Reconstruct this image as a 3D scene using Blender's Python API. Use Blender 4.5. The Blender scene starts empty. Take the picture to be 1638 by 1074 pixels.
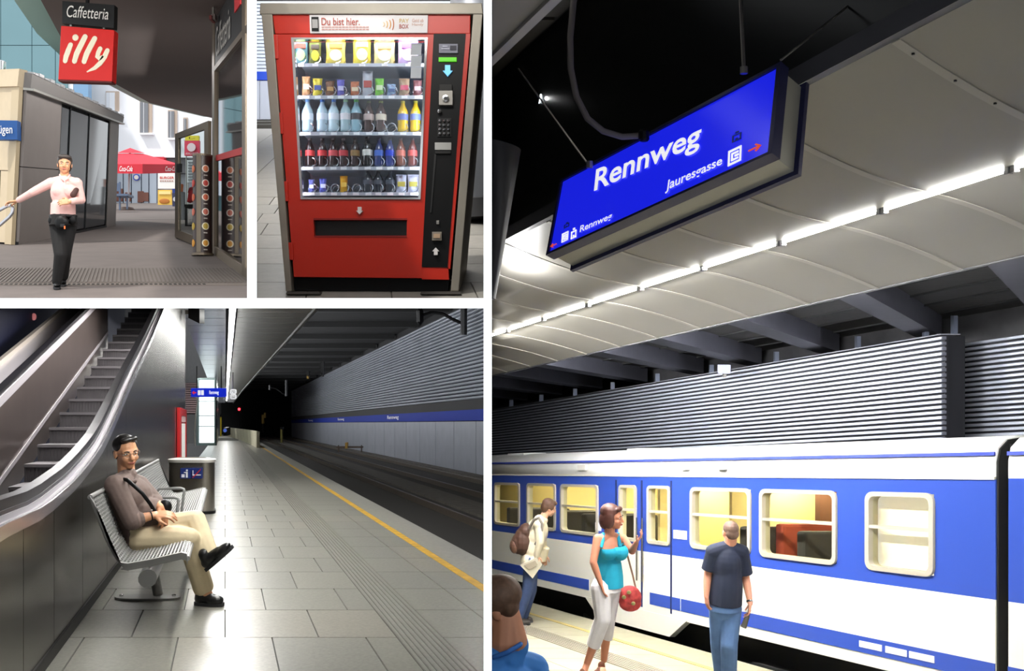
import bpy, bmesh, math, random
from mathutils import Vector as V, Matrix
random.seed(7)
R = math.radians
sc = bpy.context.scene
COL = sc.collection
F, CX, CY = 1500.0, 819.0, 537.0        # focal length and centre in pixels of a 1638x1074 picture

# ---------------------------------------------------------------- camera, sky, sun, lamps, exposure
cam_data = bpy.data.cameras.new('camera'); cam = bpy.data.objects.new('camera', cam_data); COL.objects.link(cam)
cam_data.sensor_width = 36.0; cam_data.lens = 36.0 * F / 1638.0
cam_data.clip_start = 0.1; cam_data.clip_end = 600
cam.location = (0, 0, 0); cam.rotation_euler = (R(90), 0, 0)
sc.camera = cam
world = bpy.data.worlds.new('sky'); sc.world = world; world.use_nodes = True
bg = world.node_tree.nodes['Background']; bg.inputs[0].default_value = (0.93, 0.97, 1.0, 1); bg.inputs[1].default_value = 1.35
sc.view_settings.view_transform = 'Standard'; sc.view_settings.look = 'None'
sc.view_settings.exposure = 0.0; sc.view_settings.gamma = 1.0; sc.view_settings.use_curve_mapping = False
sun_d = bpy.data.lights.new('sun', 'SUN'); sun_d.energy = 2.6; sun_d.angle = R(3); sun_d.color = (1, .97, .92)
sun = bpy.data.objects.new('sun', sun_d); COL.objects.link(sun)
sun.rotation_euler = V((0.42, 0.30, -0.86)).to_track_quat('-Z', 'Y').to_euler()

def P(px, py, Y):
    return V(((px - CX) / F * Y, Y, (CY - py) / F * Y))

class Fr:
    """A straight street or platform: x across, z above its floor, d along it; it runs from the eye towards one vanishing point."""
    def __init__(s, vx, vy, h):
        s.vx, s.vy, s.h = vx, vy, h; s.ax = (vx - CX) / F; s.az = (CY - vy) / F
    def __call__(s, x, z, d):
        return V((x + s.ax * d, d, z - s.h + s.az * d))
    def d(s, py): return F * s.h / (py - s.vy)
    def x(s, px, d): return (px - s.vx) * d / F
    def z(s, py, d): return s.h - (py - s.vy) * d / F

STREET = Fr(197, 295, 1.25)
SHOP = Fr(590, 110, 1.49)
HALL = Fr(360, 678, 1.30)
TRACK = Fr(106, 755, 2.10)
ROOMS = {'street': (None, 397.3, None, 479.8), 'shop': (408.2, 775.8, None, 479.8), 'hall': (None, 775.8, 491.2, None), 'track': (784.7, None, None, None)}
ROOM = [None]; ROOM_OF = {}

def area(name, loc, to, size, sy, power, color=(1, 1, 1)):
    l = bpy.data.lights.new(name, 'AREA'); l.energy = power; l.color = color; l.shape = 'RECTANGLE'; l.size = size; l.size_y = sy
    o = bpy.data.objects.new(name, l); COL.objects.link(o); o.location = loc
    o.rotation_euler = (V(to) - V(loc)).to_track_quat('-Z', 'Y').to_euler()
    return o
def strip(name, p0, p1, face, width, power, color=(1, 1, 1)):
    """a long lamp from p0 to p1 that shines towards face"""
    p0, p1 = V(p0), V(p1); x = (p1 - p0).normalized(); z = -(V(face) - x * V(face).dot(x)).normalized(); y = z.cross(x)
    l = bpy.data.lights.new(name, 'AREA'); l.energy = power; l.color = color; l.shape = 'RECTANGLE'; l.size = (p1 - p0).length; l.size_y = width
    o = bpy.data.objects.new(name, l); COL.objects.link(o)
    o.matrix_world = Matrix.Translation((p0 + p1) / 2) @ Matrix((x, y, z)).transposed().to_4x4()
    return o
# the strip light of the platform hall carries on towards the eye above the picture
for i, (da, db) in enumerate(((4.8, 6.4), (6.8, 8.6), (9.2, 11.6), (12.2, 15.2), (16, 20))):
    strip('hall_strip_lamp', HALL(.15, HALL.z(492.4, da), da), HALL(.15, HALL.z(492.4, db), db), (0, 0, -1), .12, (50, 75, 110, 150, 190)[i], (1, .99, .96))
strip('lift_corner_fill', HALL(-2.4, 3.9, 48), HALL(-2.4, 3.9, 59), (.1, .8, -.6), .15, 260, (1, .95, .93))  # hidden fill lamp added to brighten the slats by the lift
strip('escalator_fill', P(40, 492.4, 9), P(215, 492.4, 17), (0, 0, -1), .15, 200, (1, .97, .96))  # unseen fill lamp added above the view to brighten the steps
strip('track_wall_fill', HALL(1.75, 4.25, 24), HALL(1.0, 4.25, 90), (1, 0, -.32), .3, 2700, (.95, .97, 1))  # hidden fill lamp added above the platform ceiling to brighten the far wall
# the tubes over the train platform carry on beyond the picture; hidden fill lamps added above the ceiling's outer edge brighten the ribbed wall
strip('platform_tube_lamp', TRACK(5.38, 3.80, 3.0), TRACK(5.38, 3.80, 4.9), (0, 0, -1), .1, 45, (1, .98, .93))
strip('track_fill', TRACK(8.0, 4.3, 6.0), TRACK(8.0, 4.3, 13.5), (1, .3, -.1), .2, 620, (.95, .97, 1))
strip('track_fill', TRACK(9.5, 4.6, 13.0), TRACK(9.5, 4.6, 20.3), (1, .6, -.15), .2, 1900, (.95, .97, 1))
strip('canopy_fill', STREET(-1.2, 4.1, 8.4), STREET(2.2, 4.1, 8.4), (-.12, 1, -.5), .3, 230, (1, .96, .92))  # both canopy lights are added fill, out of view, to brighten woman and kiosk
strip('canopy_fill', STREET(1.2, 3.9, 18.5), STREET(1.2, 3.9, 26), (-1, 0, -1.4), .1, 170, (1, .97, .95))
area('shop_ceiling_fill', P(560, -345, 4.6), P(590, 300, 6.3), 1.2, .5, 24, (1, .96, .9))  # added ambient fill light above the view, no lamp known there
area('shop_platform_fill', P(430, -300, 11), P(430, 300, 11), 2.5, .4, 260, (1, .97, .92))  # added fill light, unseen, brightens the floor beside the machine
area('shop_track_fill', P(470, -350, 20), P(470, 100, 30), 3, .6, 1500, (.95, .97, 1))  # added fill light, unseen, brightens the wall across the track

# ---------------------------------------------------------------- helpers
ORG = {}
def tag(o, label=None, cat=None, group=None, kind=None):
    if label: o['label'] = label
    if cat: o['category'] = cat
    if group: o['group'] = group
    if kind: o['kind'] = kind
    return o
def thing(name, label, cat, loc, group=None):
    o = bpy.data.objects.new(name, None); COL.objects.link(o); o.location = loc; o.empty_display_size = .1
    ORG[o] = V(loc)
    return tag(o, label, cat, group)
def mesh_obj(name, me, m, parent, org):
    o = bpy.data.objects.new(name, me); COL.objects.link(o)
    if m is not None and not me.materials: me.materials.append(m)
    if parent is not None: o.parent = parent; ORG[o] = ORG[parent]
    else: o.location = org; ORG[o] = V(org)
    ROOM_OF[o] = ROOM[0]
    return o
def copy_tree(o, parent=None, kids=None):
    c = o.copy(); COL.objects.link(c); c.parent = parent; ROOM_OF[c] = ROOM[0]
    for ch in (KIDS.get(o, ()) if kids is None else kids):
        copy_tree(ch, c)
    return c
KIDS = {}
def kids_of(root):
    for o in root.children_recursive: KIDS.setdefault(o.parent, []).append(o)

class Patch:
    """A quadrilateral of four points; s runs along, t up, o out of it towards the eye."""
    def __init__(s, bl, br, tr, tl):
        s.c = [V(p) for p in (bl, br, tr, tl)]
        n = (s.c[1] - s.c[0]).cross(s.c[3] - s.c[0]).normalized()
        if n.dot(s.c[0]) > 0: n = -n
        s.n = n
    def __call__(s, a, b, o=0.0):
        bl, br, tr, tl = s.c
        return bl * ((1 - a) * (1 - b)) + br * (a * (1 - b)) + tr * (a * b) + tl * ((1 - a) * b) + s.n * o

class MB:
    def __init__(s): s.v = []; s.f = []
    def add(s, vs, fs):
        k = len(s.v); s.v += [V(p) for p in vs]; s.f += [tuple(i + k for i in f) for f in fs]; return s
    def hexa(s, c):
        return s.add(c, [(0, 3, 2, 1), (4, 5, 6, 7), (0, 1, 5, 4), (1, 2, 6, 5), (2, 3, 7, 6), (3, 0, 4, 7)])
    def fbox(s, fr, x0, x1, z0, z1, d0, d1):
        return s.hexa([fr(x0, z0, d0), fr(x1, z0, d0), fr(x1, z0, d1), fr(x0, z0, d1), fr(x0, z1, d0), fr(x1, z1, d0), fr(x1, z1, d1), fr(x0, z1, d1)])
    def box(s, c, sx, sy, sz, M=None):
        pts = [V((x * sx / 2, y * sy / 2, z * sz / 2)) for z in (-1, 1) for x, y in ((-1, -1), (1, -1), (1, 1), (-1, 1))]
        return s.hexa([V(c) + (M @ p if M else p) for p in pts])
    def pxbox(s, x0, y0, x1, y1, Y0, Y1):
        """a box whose front face covers the given pixels at depth Y0 and which runs straight back to Y1"""
        a = [P(x0, y1, Y0), P(x1, y1, Y0), P(x1, y0, Y0), P(x0, y0, Y0)]; w = V((0, Y1 - Y0, 0))
        return s.hexa([a[0], a[1], a[1] + w, a[0] + w, a[3], a[2], a[2] + w, a[3] + w])
    def pxquad(s, q, Y0, Y1):
        """same for four pixels: bottom left, bottom right, top right, top left"""
        a = [P(x, y, Y0) for x, y in q]; w = V((0, Y1 - Y0, 0))
        return s.hexa([a[0], a[1], a[1] + w, a[0] + w, a[3], a[2], a[2] + w, a[3] + w])
    def pbox(s, p, s0, s1, t0, t1, o0, o1):
        return s.hexa([p(s0, t0, o1), p(s1, t0, o1), p(s1, t0, o0), p(s0, t0, o0), p(s0, t1, o1), p(s1, t1, o1), p(s1, t1, o0), p(s0, t1, o0)])
    def ppoly(s, p, pts, o0, o1):
        n = len(pts); vs = [p(a, b, o1) for a, b in pts] + [p(a, b, o0) for a, b in pts]
        return s.add(vs, [tuple(range(n)), tuple(reversed(range(n, 2 * n)))] + [(i, i + n, (i + 1) % n + n, (i + 1) % n) for i in range(n)])
    def prism(s, pts, w):
        n = len(pts); vs = [V(p) for p in pts] + [V(p) + V(w) for p in pts]
        return s.add(vs, [tuple(range(n)), tuple(reversed(range(n, 2 * n)))] + [(i, i + n, (i + 1) % n + n, (i + 1) % n) for i in range(n)])
    def grid(s, fn, nu, nv):
        vs = [fn(i / nu, j / nv) for j in range(nv + 1) for i in range(nu + 1)]; w = nu + 1
        return s.add(vs, [(j * w + i, j * w + i + 1, (j + 1) * w + i + 1, (j + 1) * w + i) for j in range(nv) for i in range(nu)])
    def sheet(s, fn, nu, nv, off):
        """a closed sheet: the grid and its copy pushed by off"""
        off = V(off); w = nu + 1; k = w * (nv + 1)
        vs = [V(fn(i / nu, j / nv)) for j in range(nv + 1) for i in range(nu + 1)]
        fs = [(j * w + i, j * w + i + 1, (j + 1) * w + i + 1, (j + 1) * w + i) for j in range(nv) for i in range(nu)]
        fs += [tuple(q + k for q in reversed(f)) for f in fs]
        rim = [i for i in range(w)] + [j * w + nu for j in range(1, nv + 1)] + [nv * w + i for i in range(nu - 1, -1, -1)] + [j * w for j in range(nv - 1, 0, -1)]
        n = len(rim); fs += [(rim[i], rim[(i + 1) % n], rim[(i + 1) % n] + k, rim[i] + k) for i in range(n)]
        return s.add(vs + [v + off for v in vs], fs)
    def tube(s, pts, r, n=8, closed=False):
        pts = [V(p) for p in pts]; m = len(pts); rr = r if isinstance(r, (list, tuple)) else [r] * m
        vs = []; prev = None
        for i, p in enumerate(pts):
            a = pts[(i - 1) % m] if (closed or i) else p; b = pts[(i + 1) % m] if (closed or i < m - 1) else p
            t = (b - a).normalized()
            if prev is None:
                u = t.orthogonal().normalized()
            else:
                u = prev - t * prev.dot(t); u = u.normalized() if u.length > 1e-6 else t.orthogonal().normalized()
            prev = u; w = t.cross(u)
            vs += [p + (u * math.cos(2 * math.pi * k / n) + w * math.sin(2 * math.pi * k / n)) * rr[i] for k in range(n)]
        fs = []
        for i in range(m if closed else m - 1):
            j = (i + 1) % m
            fs += [(i * n + k, i * n + (k + 1) % n, j * n + (k + 1) % n, j * n + k) for k in range(n)]
        if not closed: fs += [tuple(reversed(range(n))), tuple((m - 1) * n + k for k in range(n))]
        return s.add(vs, fs)
    def lathe(s, o, prof, n=16, M=None, sx=1, sy=1):
        o = V(o); vs = []
        for r, z in prof:
            for k in range(n):
                q = V((r * sx * math.cos(2 * math.pi * k / n), r * sy * math.sin(2 * math.pi * k / n), z)); vs.append(o + (M @ q if M else q))
        m = len(prof); fs = [(i * n + k, i * n + (k + 1) % n, (i + 1) * n + (k + 1) % n, (i + 1) * n + k) for i in range(m - 1) for k in range(n)]
        fs += [tuple(reversed(range(n))), tuple((m - 1) * n + k for k in range(n))]
        return s.add(vs, fs)
    def ell(s, c, r, M=None, nu=12, nv=8):
        c = V(c); vs = []
        for j in range(1, nv):
            th = math.pi * j / nv
            for i in range(nu):
                ph = 2 * math.pi * i / nu; q = V((r[0] * math.sin(th) * math.cos(ph), r[1] * math.sin(th) * math.sin(ph), r[2] * math.cos(th)))
                vs.append(c + (M @ q if M else q))
        top = V((0, 0, r[2])); vs += [c + (M @ top if M else top), c - (M @ top if M else top)]
        a, b = len(vs) - 2, len(vs) - 1; m = nv - 1
        fs = [(j * nu + i, (j + 1) * nu + i, (j + 1) * nu + (i + 1) % nu, j * nu + (i + 1) % nu) for j in range(m - 1) for i in range(nu)]
        fs += [(a, i, (i + 1) % nu) for i in range(nu)] + [((m - 1) * nu + (i + 1) % nu, (m - 1) * nu + i, b) for i in range(nu)]
        return s.add(vs, fs)
    def build(s, name, m, parent=None, smooth=None, bevel=0, label=None, kind=None, cat=None, group=None, org=None):
        if parent is not None: org = ORG[parent]
        elif org is None:
            lo = [min(p[i] for p in s.v) for i in range(3)]; hi = [max(p[i] for p in s.v) for i in range(3)]
            org = V(((lo[0] + hi[0]) / 2, (lo[1] + hi[1]) / 2, lo[2]))
        me = bpy.data.meshes.new(name); me.from_pydata([p - org for p in s.v], [], s.f)
        bm = bmesh.new(); bm.from_mesh(me)
        bmesh.ops.recalc_face_normals(bm, faces=bm.faces)
        if bevel:
            ed = [e for e in bm.edges if len(e.link_faces) == 2 and e.calc_face_angle(0) > .5]
            bmesh.ops.bevel(bm, geom=ed, offset=bevel, segments=2, affect='EDGES', profile=.6, clamp_overlap=True)
        bm.to_mesh(me); bm.free()
        if smooth is not None:
            me.shade_smooth(); me.set_sharp_from_angle(angle=R(smooth))
        o = mesh_obj(name, me, m, parent, org)
        return tag(o, label, cat, group, kind)

def text_mesh(body, offset=0.0, extrude=0.02):
    cu = bpy.data.curves.new('text', 'FONT'); cu.body = body; cu.size = 1; cu.offset = offset; cu.extrude = 0; cu.resolution_u = 4
    ob = bpy.data.objects.new('text', cu); COL.objects.link(ob)
    bpy.context.view_layer.update()
    me = bpy.data.meshes.new_from_object(ob.evaluated_get(bpy.context.evaluated_depsgraph_get()))
    bpy.data.objects.remove(ob); bpy.data.curves.remove(cu)
    vs = [v.co.copy() for v in me.vertices]; fs = [tuple(p.vertices) for p in me.polygons]
    bpy.data.meshes.remove(me)
    return vs, fs
TEXTS = {}
def text_on(patch, body, s0, s1, t0, t1, o, m, parent, name='lettering', bold=0.0, shear=0.0, mb=None):
    """flat lettering raised by o on a patch, stretched into s0..s1, t0..t1"""
    key = (body, bold)
    if key not in TEXTS: TEXTS[key] = text_mesh(body, bold)
    vs, fs = TEXTS[key]
    x0 = min(v.x for v in vs); x1 = max(v.x for v in vs); y0 = min(v.y for v in vs); y1 = max(v.y for v in vs)
    b = mb or MB()
    def mp(v):
        a = (v.x - x0 + shear * (v.y - y0)) / (x1 - x0 + abs(shear) * (y1 - y0)); c = (v.y - y0) / (y1 - y0)
        return patch(s0 + (s1 - s0) * a, t0 + (t1 - t0) * c, o)
    b.add([mp(v) for v in vs], fs)
    if mb is None: return b.build(name, m, parent)

# ---------------------------------------------------------------- materials
def lin(c):
    return tuple(((x / 255) / 12.92 if x / 255 <= .04045 else ((x / 255 + .055) / 1.055) ** 2.4) for x in c) + (1,)
def mat(name, rgb, rough=.5, metal=0.0, var=0.0, scale=6.0, bump=0.0, emit=0.0, erg=None, spec=None, stretch=None, detail=3, aniso=0):
    m = bpy.data.materials.new(name); m.use_nodes = True; nt = m.node_tree; b = nt.nodes['Principled BSDF']
    b.inputs['Base Color'].default_value = lin(rgb); b.inputs['Roughness'].default_value = rough; b.inputs['Metallic'].default_value = metal
    if spec is not None: b.inputs['Specular IOR Level'].default_value = spec
    if emit:
        b.inputs['Emission Color'].default_value = lin(erg or rgb); b.inputs['Emission Strength'].default_value = emit
    if var or bump:
        tc = nt.nodes.new('ShaderNodeTexCoord'); mp = nt.nodes.new('ShaderNodeMapping'); nz = nt.nodes.new('ShaderNodeTexNoise')
        nz.inputs['Scale'].default_value = scale; nz.inputs['Detail'].default_value = detail
        if stretch: mp.inputs['Scale'].default_value = stretch
        nt.links.new(tc.outputs['Object'], mp.inputs[0]); nt.links.new(mp.outputs[0], nz.inputs['Vector'])
        if var:
            rp = nt.nodes.new('ShaderNodeMapRange'); rp.inputs[1].default_value = .3; rp.inputs[2].default_value = .7
            rp.inputs[3].default_value = 1 - var; rp.inputs[4].default_value = 1 + var
            nt.links.new(nz.outputs['Fac'], rp.inputs[0])
            mx = nt.nodes.new('ShaderNodeVectorMath'); mx.operation = 'SCALE'; mx.inputs[0].default_value = lin(rgb)[:3]
            nt.links.new(rp.outputs[0], mx.inputs['Scale']); nt.links.new(mx.outputs[0], b.inputs['Base Color'])
        if bump:
            bp = nt.nodes.new('ShaderNodeBump'); bp.inputs['Strength'].default_value = bump; bp.inputs['Distance'].default_value = .02
            nt.links.new(nz.outputs['Fac'], bp.inputs['Height']); nt.links.new(bp.outputs[0], b.inputs['Normal'])
    return m
def glass(name, tint=(255, 255, 255), gloss=.1, rough=.02, dark=1.0):
    m = bpy.data.materials.new(name); m.use_nodes = True; nt = m.node_tree; nt.nodes.clear()
    out = nt.nodes.new('ShaderNodeOutputMaterial'); tr = nt.nodes.new('ShaderNodeBsdfTransparent'); gl = nt.nodes.new('ShaderNodeBsdfGlossy'); mx = nt.nodes.new('ShaderNodeMixShader')
    c = lin(tint); tr.inputs[0].default_value = (c[0] * dark, c[1] * dark, c[2] * dark, 1); gl.inputs['Roughness'].default_value = rough; mx.inputs[0].default_value = gloss
    nt.links.new(tr.outputs[0], mx.inputs[1]); nt.links.new(gl.outputs[0], mx.inputs[2]); nt.links.new(mx.outputs[0], out.inputs[0])
    return m
MM = {}
def cm(rgb, rough=.6, **k):
    key = (rgb, rough, tuple(sorted(k.items())))
    if key not in MM: MM[key] = mat('paint_%d_%d_%d' % rgb, rgb, rough, **k)
    return MM[key]
WHITE = mat('white_paint', (250, 250, 250), .7)
M_BLACK = mat('black_plastic', (10, 10, 11), .45, spec=.25)
M_STEEL = mat('brushed_steel', (168, 165, 158), .35, .85, var=.06, scale=30, stretch=(1, 1, .1))
M_DARKSTEEL = mat('dark_polished_steel', (90, 85, 79), .24, .9, var=.1, scale=2.2, bump=.02)
M_ALU = mat('grey_aluminium', (170, 170, 172), .4, .6)
M_CHROME = mat('chrome', (215, 215, 215), .15, 1.0)
M_CONC = mat('dark_concrete', (58, 57, 58), .85, var=.2, scale=3)
M_LAMP = mat('lamp_white', (255, 255, 250), .5, emit=7.0)
M_RUBBER = mat('black_rubber', (20, 20, 22), .55)
M_DIV = mat('divider_grey', (70, 68, 66), .9)

# ---------------------------------------------------------------- the white wall and the dividing walls behind it
def wedge(mb, x0, y0, x1, y1, Y0, Y1):
    return mb.hexa([P(x0, y1, Y0), P(x1, y1, Y0), P(x1, y1, Y1), P(x0, y1, Y1), P(x0, y0, Y0), P(x1, y0, Y0), P(x1, y0, Y1), P(x0, y0, Y1)])
b = MB()
wedge(b, 773.6, -40, 786.6, 1114, 2.2, 2.32)
wedge(b, -40, 477.2, 773.6, 493.4, 2.2, 2.32)
wedge(b, 395.2, -40, 410.6, 477.2, 2.2, 2.32)
wedge(b, 1648, -140, 2450, 1180, 2.2, 2.32); wedge(b, 786.6, -140, 1648, -10, 2.2, 2.32); wedge(b, 410.6, -420, 786.6, -10, 2.2, 2.32)  # outer boards, next line too: unseen, added to keep sky light out
wedge(b, -75, 1084, 1648, 1180, 2.2, 2.32); wedge(b, -75, 493.4, -10, 1084, 2.2, 2.32)
b.build('wall_front', WHITE, kind='structure')
for (x0, y0, x1, y1, Y1, m_) in ((776, -90, 784.5, 1170, 46, M_DIV), (-60, 480, 776, 491, 75, M_DIV), (397.5, -90, 408, 480, 40, WHITE)):
    wedge(MB(), x0, y0, x1, y1, 2.33, Y1).build('wall_divider', m_, kind='structure')  # unseen edge-on walls, added to part each place's light; the white one bounces daylight
# shells added around the station halls to seal out sky light, mostly outside the picture
MB().hexa([P(-70, 1180, 33), P(362, 1180, 140), P(362, 1180, 141), P(-70, 1180, 34), P(-70, 489, 33), P(362, 489, 140), P(362, 489, 141), P(-70, 489, 34)]).build('wall_far_left', M_CONC, kind='structure')
wedge(MB(), -75, 491, -68, 1180, 2.4, 34).build('wall_seal', M_CONC, kind='structure')
wedge(MB(), 2440, -140, 2450, 1180, 2.4, 30).build('wall_seal', M_CONC, kind='structure')
wedge(MB(), 786, -140, 2450, -130, 2.4, 40).build('ceiling_seal', M_CONC, kind='structure')
wedge(MB(), 408, -420, 776, -410, 2.4, 40).build('ceiling_seal', M_CONC, kind='structure')
wedge(MB(), -75, 1170, 2450, 1180, 2.4, 5.0).build('floor_seal', M_CONC, kind='structure')
# ================================================================ the platform hall with the escalator
ROOM[0] = 'hall'
def tilemat(name, rgb, var, scale):
    return mat(name, rgb, .30, 0, var=var, scale=scale, detail=6, spec=.4)
GRAN = [tilemat('granite_%s' % n, c, .16, 45) for n, c in (('grey', (136, 135, 126)), ('warm', (142, 139, 129)), ('dim', (133, 132, 124)))]
M_JOINT = mat('joint_dark', (74, 74, 69), .8)
H = HALL
# floor slab under the tiles and the long rest of the platform
fl = MB(); fl.fbox(H, -1.02, 2.44, -.12, -.012, 4.6, 110)
floor_h = fl.build('floor', M_JOINT, kind='structure')
def slab(fr, x0, x1, d0, d1, g=.0045, z0=-.02, z1=0.0):
    return MB().fbox(fr, x0 + g, x1 - g, z0, z1, d0 + g, d1 - g)
row0, pitch, wid = 5.70 - .84 * 2, .84, .57
for r in range(12):
    d0 = row0 + pitch * r; d1 = d0 + pitch
    off = 0 if r % 2 == 0 else -.285
    xs = [-1.02] + [x for x in [off - .57 * 1 + .57 * k for k in range(-1, 4)] if -.95 < x < 1.0] + [1.046]
    for x0, x1 in zip(xs, xs[1:]):
        slab(H, x0, x1, d0, d1).build('tile', random.choice(GRAN), floor_h)
    slab(H, 1.323, 1.72, d0, d1).build('tile', random.choice(GRAN), floor_h)
    slab(H, 1.72, 2.0, d0, d1).build('tile', random.choice(GRAN), floor_h)
dz = row0 + pitch * 12
far = MB()
for r in range(44):
    d0 = dz + pitch * r * (1 + r * .012); d1 = dz + pitch * (r + 1) * (1 + (r + 1) * .012)
    off = 0 if r % 2 == 0 else -.285
    xs = [-1.02] + [x for x in [off - .57 + .57 * k for k in range(-1, 4)] if -.95 < x < 1.0] + [1.046]
    for x0, x1 in zip(xs, xs[1:]): far.fbox(H, x0 + .004, x1 - .004, -.02, 0, d0 + .006, d1 - .006)
    far.fbox(H, 1.323, 1.995, -.02, 0, d0 + .006, d1 - .006)
far.build('far_tiles', GRAN[0], floor_h, kind='stuff')
MB().fbox(H, -1.02, 2.44, -.02, -.001, dz + 70, 110).build('far_paving', GRAN[0], floor_h)
# guiding strip of long ribs
b = MB(); b.fbox(H, 1.05, 1.32, -.02, -.006, 4.2, 92); b.build('guide_strip', mat('groove_dark', (92, 90, 84), .6), floor_h)
for k in range(8):
    x = 1.052 + k * .0345
    MB().fbox(H, x, x + .021, -.008, .003, 4.2, 92).build('rib', GRAN[0], floor_h)
# yellow line and edge stone
MB().fbox(H, 2.0, 2.085, -.02, .001, 4.2, 104).build('yellow_line', mat('line_yellow', (205, 160, 48), .5, var=.22, scale=9), floor_h)
MB().fbox(H, 2.09, 2.45, -.06, .0, 4.2, 104).build('edge_stone', mat('edge_grey', (140, 139, 132), .45, var=.1, scale=20), floor_h)
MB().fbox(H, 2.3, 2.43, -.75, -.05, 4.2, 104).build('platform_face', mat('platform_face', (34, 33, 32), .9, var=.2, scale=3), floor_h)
# track bed, rails
M_BALL = mat('ballast', (46, 44, 42), .95, var=.4, scale=60, bump=.5, detail=6)
MB().fbox(H, 2.3, 9.4, -.9, -.62, 9, 140).build('ground', M_BALL, kind='structure')
M_RAIL = mat('rail_steel', (104, 94, 84), .4, .6, var=.1, scale=10)
for x in (3.15, 4.65, 6.6, 8.1):
    MB().fbox(H, x - .035, x + .035, -.62, -.48, 9, 140).build('rail', M_RAIL, org=H(x, -.62, 20))
    o = COL.objects[-1]; tag(o, {3.15: 'dull steel rail nearest the platform edge', 4.65: 'second dull steel rail from the platform edge', 6.6: 'third dull steel rail from the platform edge', 8.1: 'rail running closest to the panelled far wall'}[x], 'rail', 'rails of the two tracks')
for x0, x1 in ((5.2, 6.0), (8.55, 9.0)):
    MB().fbox(H, x0, x1, -.64, -.56 if x0 < 6 else -.5, 9, 140).build('trim_1' if x0 < 6 else 'trim_2', mat('track_path', (78, 74, 68), .9, var=.25, scale=5), kind='structure')
# far wall: grey panels, blue name band, dark gap, ribbed slats
WX = 9.2
wall = MB().fbox(H, WX + .12, WX + .5, -.9, 6.2, 20, 150).build('wall_right', mat('wall_dark', (26, 26, 28), .9), kind='structure')
M_PAN = mat('panel_grey', (150, 154, 164), .45, .1, var=.07, scale=1.5)
d = 34.4 - 3.3 * 3
while d < 128:
    MB().fbox(H, WX, WX + .08, -.56, 1.38, d + .03, d + 3.27).build('panel', M_PAN, wall)
    d += 3.3
MB().fbox(H, WX - .02, WX + .1, 1.41, 1.82, 22, 130).build('name_band', mat('band_blue', (16, 46, 146), .7, spec=.2), wall)
M_SLAT = mat('slat_grey', (160, 164, 174), .45, .25, var=.06, scale=.8)
nz = 25
for k in range(nz):
    z = 2.2 + k * .146
    pr = [(WX + .08, z), (WX + .0, z + .022), (WX - .02, z + .06), (WX, z + .1), (WX + .08, z + .122)]
    m = MB(); m.prism([H(x, zz, 22) for x, zz in pr], H(0, 0, 130) - H(0, 0, 22)); m.build('slat', M_SLAT, wall)
MB().fbox(H, WX + .02, WX + .1, 1.82, 2.2, 22, 130).build('gap_strip', mat('gap_dark', (30, 30, 31), .8), wall)
# the station's name on the band, smaller and smaller
for px0, px1 in ((619, 637), (540, 550), (493, 500), (459, 464), (433.5, 437)):
    da, db = 1500 * (WX - .05) / (px1 - 360), 1500 * (WX - .05) / (px0 - 360)
    pt = Patch(H(WX - .021, 1.48, db), H(WX - .021, 1.48, da), H(WX - .021, 1.76, da), H(WX - .021, 1.76, db))
    text_on(pt, 'Rennweg', 0, 1, .05, .95, .012, cm((230, 232, 240), .5), wall, bold=.02)
# roof over the tracks with cross beams
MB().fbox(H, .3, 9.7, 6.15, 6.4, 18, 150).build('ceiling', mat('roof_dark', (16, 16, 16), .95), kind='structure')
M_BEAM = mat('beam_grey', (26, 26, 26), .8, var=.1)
d = 26
while d < 128:
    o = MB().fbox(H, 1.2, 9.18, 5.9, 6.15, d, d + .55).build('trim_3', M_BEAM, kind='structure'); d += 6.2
# platform ceiling of long slats with a curved outer edge
def cedge(d):
    t = [(15, 2.22), (21.9, 2.1), (28, 2.03), (35.8, 1.91), (50, 1.72), (81, 1.35), (125, 1.0)]
    for (a, p), (c, q) in zip(t, t[1:]):
        if d <= c: return p + (q - p) * (d - a) / (c - a)
    return t[-1][1]
ceil_h = MB().fbox(H, -1.05, 1.0, 4.12, 4.5, 19, 124).build('ceiling', M_CONC, kind='structure')
M_CEIL = mat('ceiling_slat', (150, 150, 150), .5, .25, var=.05, scale=2)
M_CEILM = mat('ceiling_metal', (150, 152, 158), .25, .7, var=.05, scale=1)
d = 19.5; w = 1.0
while d < 118:
    e = cedge(d)
    MB().fbox(H, .3, e, 4.0, 4.05, d + .04, d + w - .02).build('ceiling_panel', M_CEIL, ceil_h)
    d += w; w *= 1.06
    if w > 4: w = 4
m = MB(); bd_ = [19 + 2.5 * k for k in range(42)]
for a, c in zip(bd_, bd_[1:]): m.hexa([H(.2, 4.055, a), H(cedge(a) - .01, 4.055, a), H(cedge(c) - .01, 4.055, c), H(.2, 4.055, c), H(.2, 4.11, a), H(cedge(a) - .01, 4.11, a), H(cedge(c) - .01, 4.11, c), H(.2, 4.11, c)])
m.build('ceiling_light_stop', M_CONC, ceil_h)  # sheet added above the panels to stop fill light leaking through their gaps
d = 19.5; w = 1.4
while d < 118:
    MB().fbox(H, -1.05, .02, 4.0, 4.05, d + .03, d + w - .03).build('ceiling_panel', M_CEILM, ceil_h)
    d += w; w = min(5, w * 1.08)
ed = [19 + 2.5 * k for k in range(42)]
m = MB(); m.tube([H(cedge(x) + .02, 3.98, x) for x in ed], .06, 6); m.build('ceiling_rim', mat('rim_grey', (34, 35, 38), .5), ceil_h)
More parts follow.
